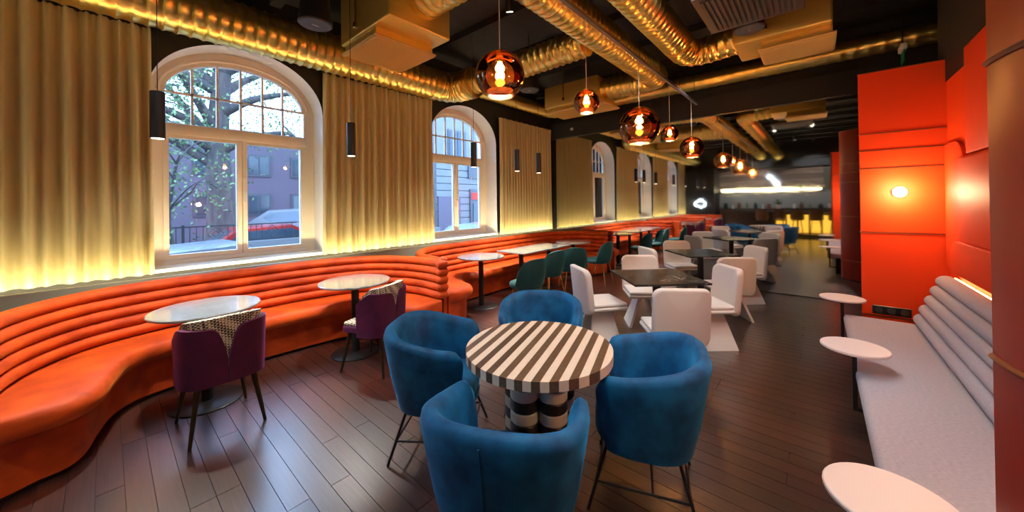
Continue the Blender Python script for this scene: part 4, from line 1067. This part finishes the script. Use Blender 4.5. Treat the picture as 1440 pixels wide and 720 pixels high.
for i in range(-6, 3):
    x0 = i*1.2; x1 = x0+1.2
    MB().box(x0-0.025, x0+0.025, 11.28, 11.33, 0.62, 1.12).build('post', 'iron_fence', fe, smooth=0)
    pnl = MB().box(x0, x1, 11.295, 11.315, 1.05, 1.08).box(x0, x1, 11.295, 11.315, 0.66, 0.69).build('rails', 'iron_fence', fe, smooth=0)
    for k in range(1, 10):
        if k in (4, 5, 6): continue
        MB().box(x0+k*0.12-0.008, x0+k*0.12+0.008, 11.297, 11.313, 0.69, 1.05).build('baluster', 'iron_fence', fe, smooth=0)
    cx_ = x0+0.6
    for s in (0.16, 0.08):
        MB().tube([(cx_-s, 11.305, 0.87), (cx_, 11.305, 0.87+s), (cx_+s, 11.305, 0.87), (cx_, 11.305, 0.87-s)], 0.012, 4, closed=True).build('diamond', 'iron_fence', fe, smooth=0)
def house(name, label, x0, x1, y, z0, z1, m, wins, fm):
    t = thing(name, label, 'building', ((x0+x1)/2, y+3, z0), world=True)
    MB().box(x0, x1, y, y+6, z0, z1).build('walls', m, t, smooth=0)
    for (cx_, cz_, w_, h_) in wins:
        f = MB().box(cx_-w_/2-0.06, cx_+w_/2+0.06, y-0.05, y+0.02, cz_-h_/2-0.06, cz_+h_/2+0.06).build('window', fm, t, smooth=0)
        for s in (-1, 1): MB().box(cx_+s*w_/4-w_/4+0.03, cx_+s*w_/4+w_/4-0.03, y-0.07, y-0.045, cz_-h_/2+0.03, cz_+h_/2-0.03).build('pane', 'window_dark', f, off=t.location, smooth=0)
    return t
wins = [(-5.6+k*1.65, z, 0.78, 0.80) for k in range(0, 10) for z in (1.60, 3.25)]
house('plum_house', 'plum-grey plastered house with dark windows across the street', -10, 10.6, 18.0, -0.02, 4.7, 'house_plum', wins, 'window_frame_dark')
swins = [(12.3+k*2.6, z, 1.1, 1.5) for k in range(0, 7) for z in (4.6, 7.4, 10.2)]
sb_ = house('stone_building', 'grey stone building with shop door and red sign seen through the second window', 10.9, 32, 14.5, -0.5, 13.5, 'house_stone', swins, 'window_frame_dark')
for k in range(12): MB().box(10.9, 32, 14.44, 14.5, -0.3+k*0.36, -0.3+k*0.36+0.32).build('stone_course', 'house_stone', sb_, bevel=(0.015, 1))
MB().box(13.1, 14.5, 14.36, 14.46, -0.5, 2.3).build('shop_door', 'window_frame_dark', sb_, smooth=0)
MB().box(13.3, 14.3, 14.33, 14.37, 0.1, 1.5).build('door_pane', 'window_dark', sb_, smooth=0)
MB().box(13.2, 14.4, 14.30, 14.37, 1.75, 2.1).build('red_sign', 'sign_red', sb_, smooth=0)
MB().box(13.0, 14.6, 14.36, 14.46, 2.9, 3.7).build('window', 'window_frame_dark', sb_, smooth=0)
MB().box(10.95, 12.4, 14.36, 14.46, -0.5, 1.9).build('metal_gate', 'shutter_plum', sb_, smooth=0)
def car(name, label, x, y, z, rz, paint):
    t = thing(name, label, 'car', (x, y, z), rz, 'cars parked across the street')
    side = [(-2.1, 0.32), (-2.12, 0.62), (-1.95, 0.86), (-1.35, 0.93), (-0.75, 1.36), (0.55, 1.42), (1.15, 1.06), (1.95, 0.92), (2.12, 0.62), (2.1, 0.32)]
    mb = MB(); n_ = len(side)
    lay = [(-0.80, 0.0), (-0.84, 0.04), (0.84, 0.04), (0.80, 0.0)]
    rows = []
    for yy, ex in ((-0.84, 0), (-0.6, 1), (0.6, 1), (0.84, 0)):
        rows.append([(px, yy*(1 if pz < 0.95 else 0.82), pz+(0.03 if ex and pz > 0.9 else 0)) for px, pz in side])
    mb.grid(lambda i, j: rows[i][j], 4, n_, False, True); mb.f.append(tuple(range(n_))); mb.f.append(tuple(3*n_+k for k in range(n_))[::-1])
    mb.build('body', paint, t, bevel=None, smooth=50)
    for s in (-1, 1):
        MB().prism([(-1.12, 0.96), (-0.68, 1.30), (0.50, 1.35), (0.98, 1.06), (0.95, 0.96)], lambda x_, z_: (x_, s*0.70, z_), lambda x_, z_: (x_, s*(0.80 - 0.22*(z_-0.96)), z_)).build('side_window', 'car_glass', t, smooth=0)
    MB().prism([(-0.55, 0), (0.55, 0), (0.48, 1), (-0.48, 1)], lambda a, v: (1.12-0.50*v+0.03, a, 1.09+0.31*v), lambda a, v: (1.08-0.50*v, a, 1.06+0.31*v)).build('windscreen', 'car_glass', t, smooth=0)
    MB().prism([(-0.55, 0), (0.55, 0), (0.48, 1), (-0.48, 1)], lambda a, v: (-1.31+0.50*v-0.03, a, 0.98+0.36*v), lambda a, v: (-1.27+0.50*v, a, 0.95+0.36*v)).build('rear_window', 'car_glass', t, smooth=0)
    for sx in (-1.3, 1.35):
        for sy in (-0.78, 0.78): MB().tube([(sx, sy-0.1, 0.32), (sx, sy+0.1, 0.32)], 0.32, 20).build('wheel', 'tyre', t)
    for sy in (-0.6, 0.6): MB().box(2.06, 2.14, sy-0.14, sy+0.14, 0.60, 0.72).build('headlight', 'tail_white', t, smooth=0)
    return t
car('parked_car', 'white car parked right below the tree-view window', 0.9, 7.75, -0.5, R(4), 'car_white')
car('parked_car', 'silver car parked in the yard behind the iron fence', 4.75, 15.2, 0.0, R(-20), 'car_silver')
car('parked_car', 'red car parked behind the iron fence beside the tree', 3.1, 12.45, -0.45, R(0), 'car_red')
car('parked_car', 'pale car parked below the second arched window', 7.7, 7.9, -0.5, R(2), 'car_white')
# big tree and slim tree
def tree(name, label, x, y, z, h, r_, crown, nleaf, seed, leaf_s=0.13):
    rnd = random.Random(seed); t = thing(name, label, 'tree', (x, y, z))
    trunk = [(0, 0, 0), (0.05, 0.02, h*0.3), (-0.05, 0.05, h*0.6), (0.08, 0, h)]
    trunk = crom(trunk, 12)
    MB().tube(trunk, [r_*(1.15-0.55*i/11) for i in range(12)], 14).build('trunk', 'bark', t, smooth=60)
    ends = []
    for k in range(crown[0]):
        a = rnd.random()*2*PI; s = trunk[rnd.randint(5, 11)]; L = rnd.uniform(0.55, 1.0)*crown[1]
        e = Vector((math.cos(a), math.sin(a)*0.8, rnd.uniform(0.05, 0.9)))*L
        pts = crom([s, s+e*0.35+Vector((0, 0, 0.25)), s+e*0.7+Vector((rnd.uniform(-.3, .3), rnd.uniform(-.3, .3), 0.35)), s+e], 9)
        MB().tube(pts, [r_*0.42*(1-0.85*i/8) for i in range(9)], 7).build('branch', 'bark', t, smooth=60)
        ends += pts[3:]
        for q in range(2):
            s2 = pts[rnd.randint(3, 7)]; e2 = Vector((rnd.uniform(-1, 1), rnd.uniform(-1, 1), rnd.uniform(-.2, .8)))*L*0.4
            p2 = [s2, s2+e2*0.5+Vector((0, 0, 0.08)), s2+e2]
            MB().tube(p2, [r_*0.14, r_*0.09, r_*0.03], 5).build('twig', 'bark', t); ends += p2[1:]
    lf = MB()
    for k in range(nleaf):
        c = rnd.choice(ends)+Vector((rnd.gauss(0, 0.35), rnd.gauss(0, 0.35), rnd.gauss(0, 0.35)))
        a = Vector((rnd.uniform(-1, 1), rnd.uniform(-1, 1), rnd.uniform(-1, 1))).normalized()*leaf_s; b = a.cross(Vector((rnd.random(), rnd.random(), rnd.random()))).normalized()*leaf_s*0.5
        lf.add([c-a, c-b, c+a, c+b], [(0, 1, 2, 3)])
    o = lf.build('foliage', 'leaf', t, smooth=0); o['kind'] = 'stuff'
    return t
tree('big_tree', 'large spreading street tree with thick dark trunk behind the fence', 2.30, 13.75, 0.0, 5.6, 0.37, (17, 3.6), 7500, 3, 0.055)
tree('slim_tree', 'slim young tree with thin trunk before the iron fence', 0.95, 10.6, -0.5, 3.0, 0.05, (12, 1.5), 900, 5, 0.05)
tree('yard_tree', 'leafy tree in the yard beside the plum house', 7.6, 14.6, 0.0, 5.2, 0.18, (14, 2.3), 3600, 8, 0.055)

# metadata hygiene
for o in bpy.data.objects:
    if '_w' in o.keys(): del o['_w']
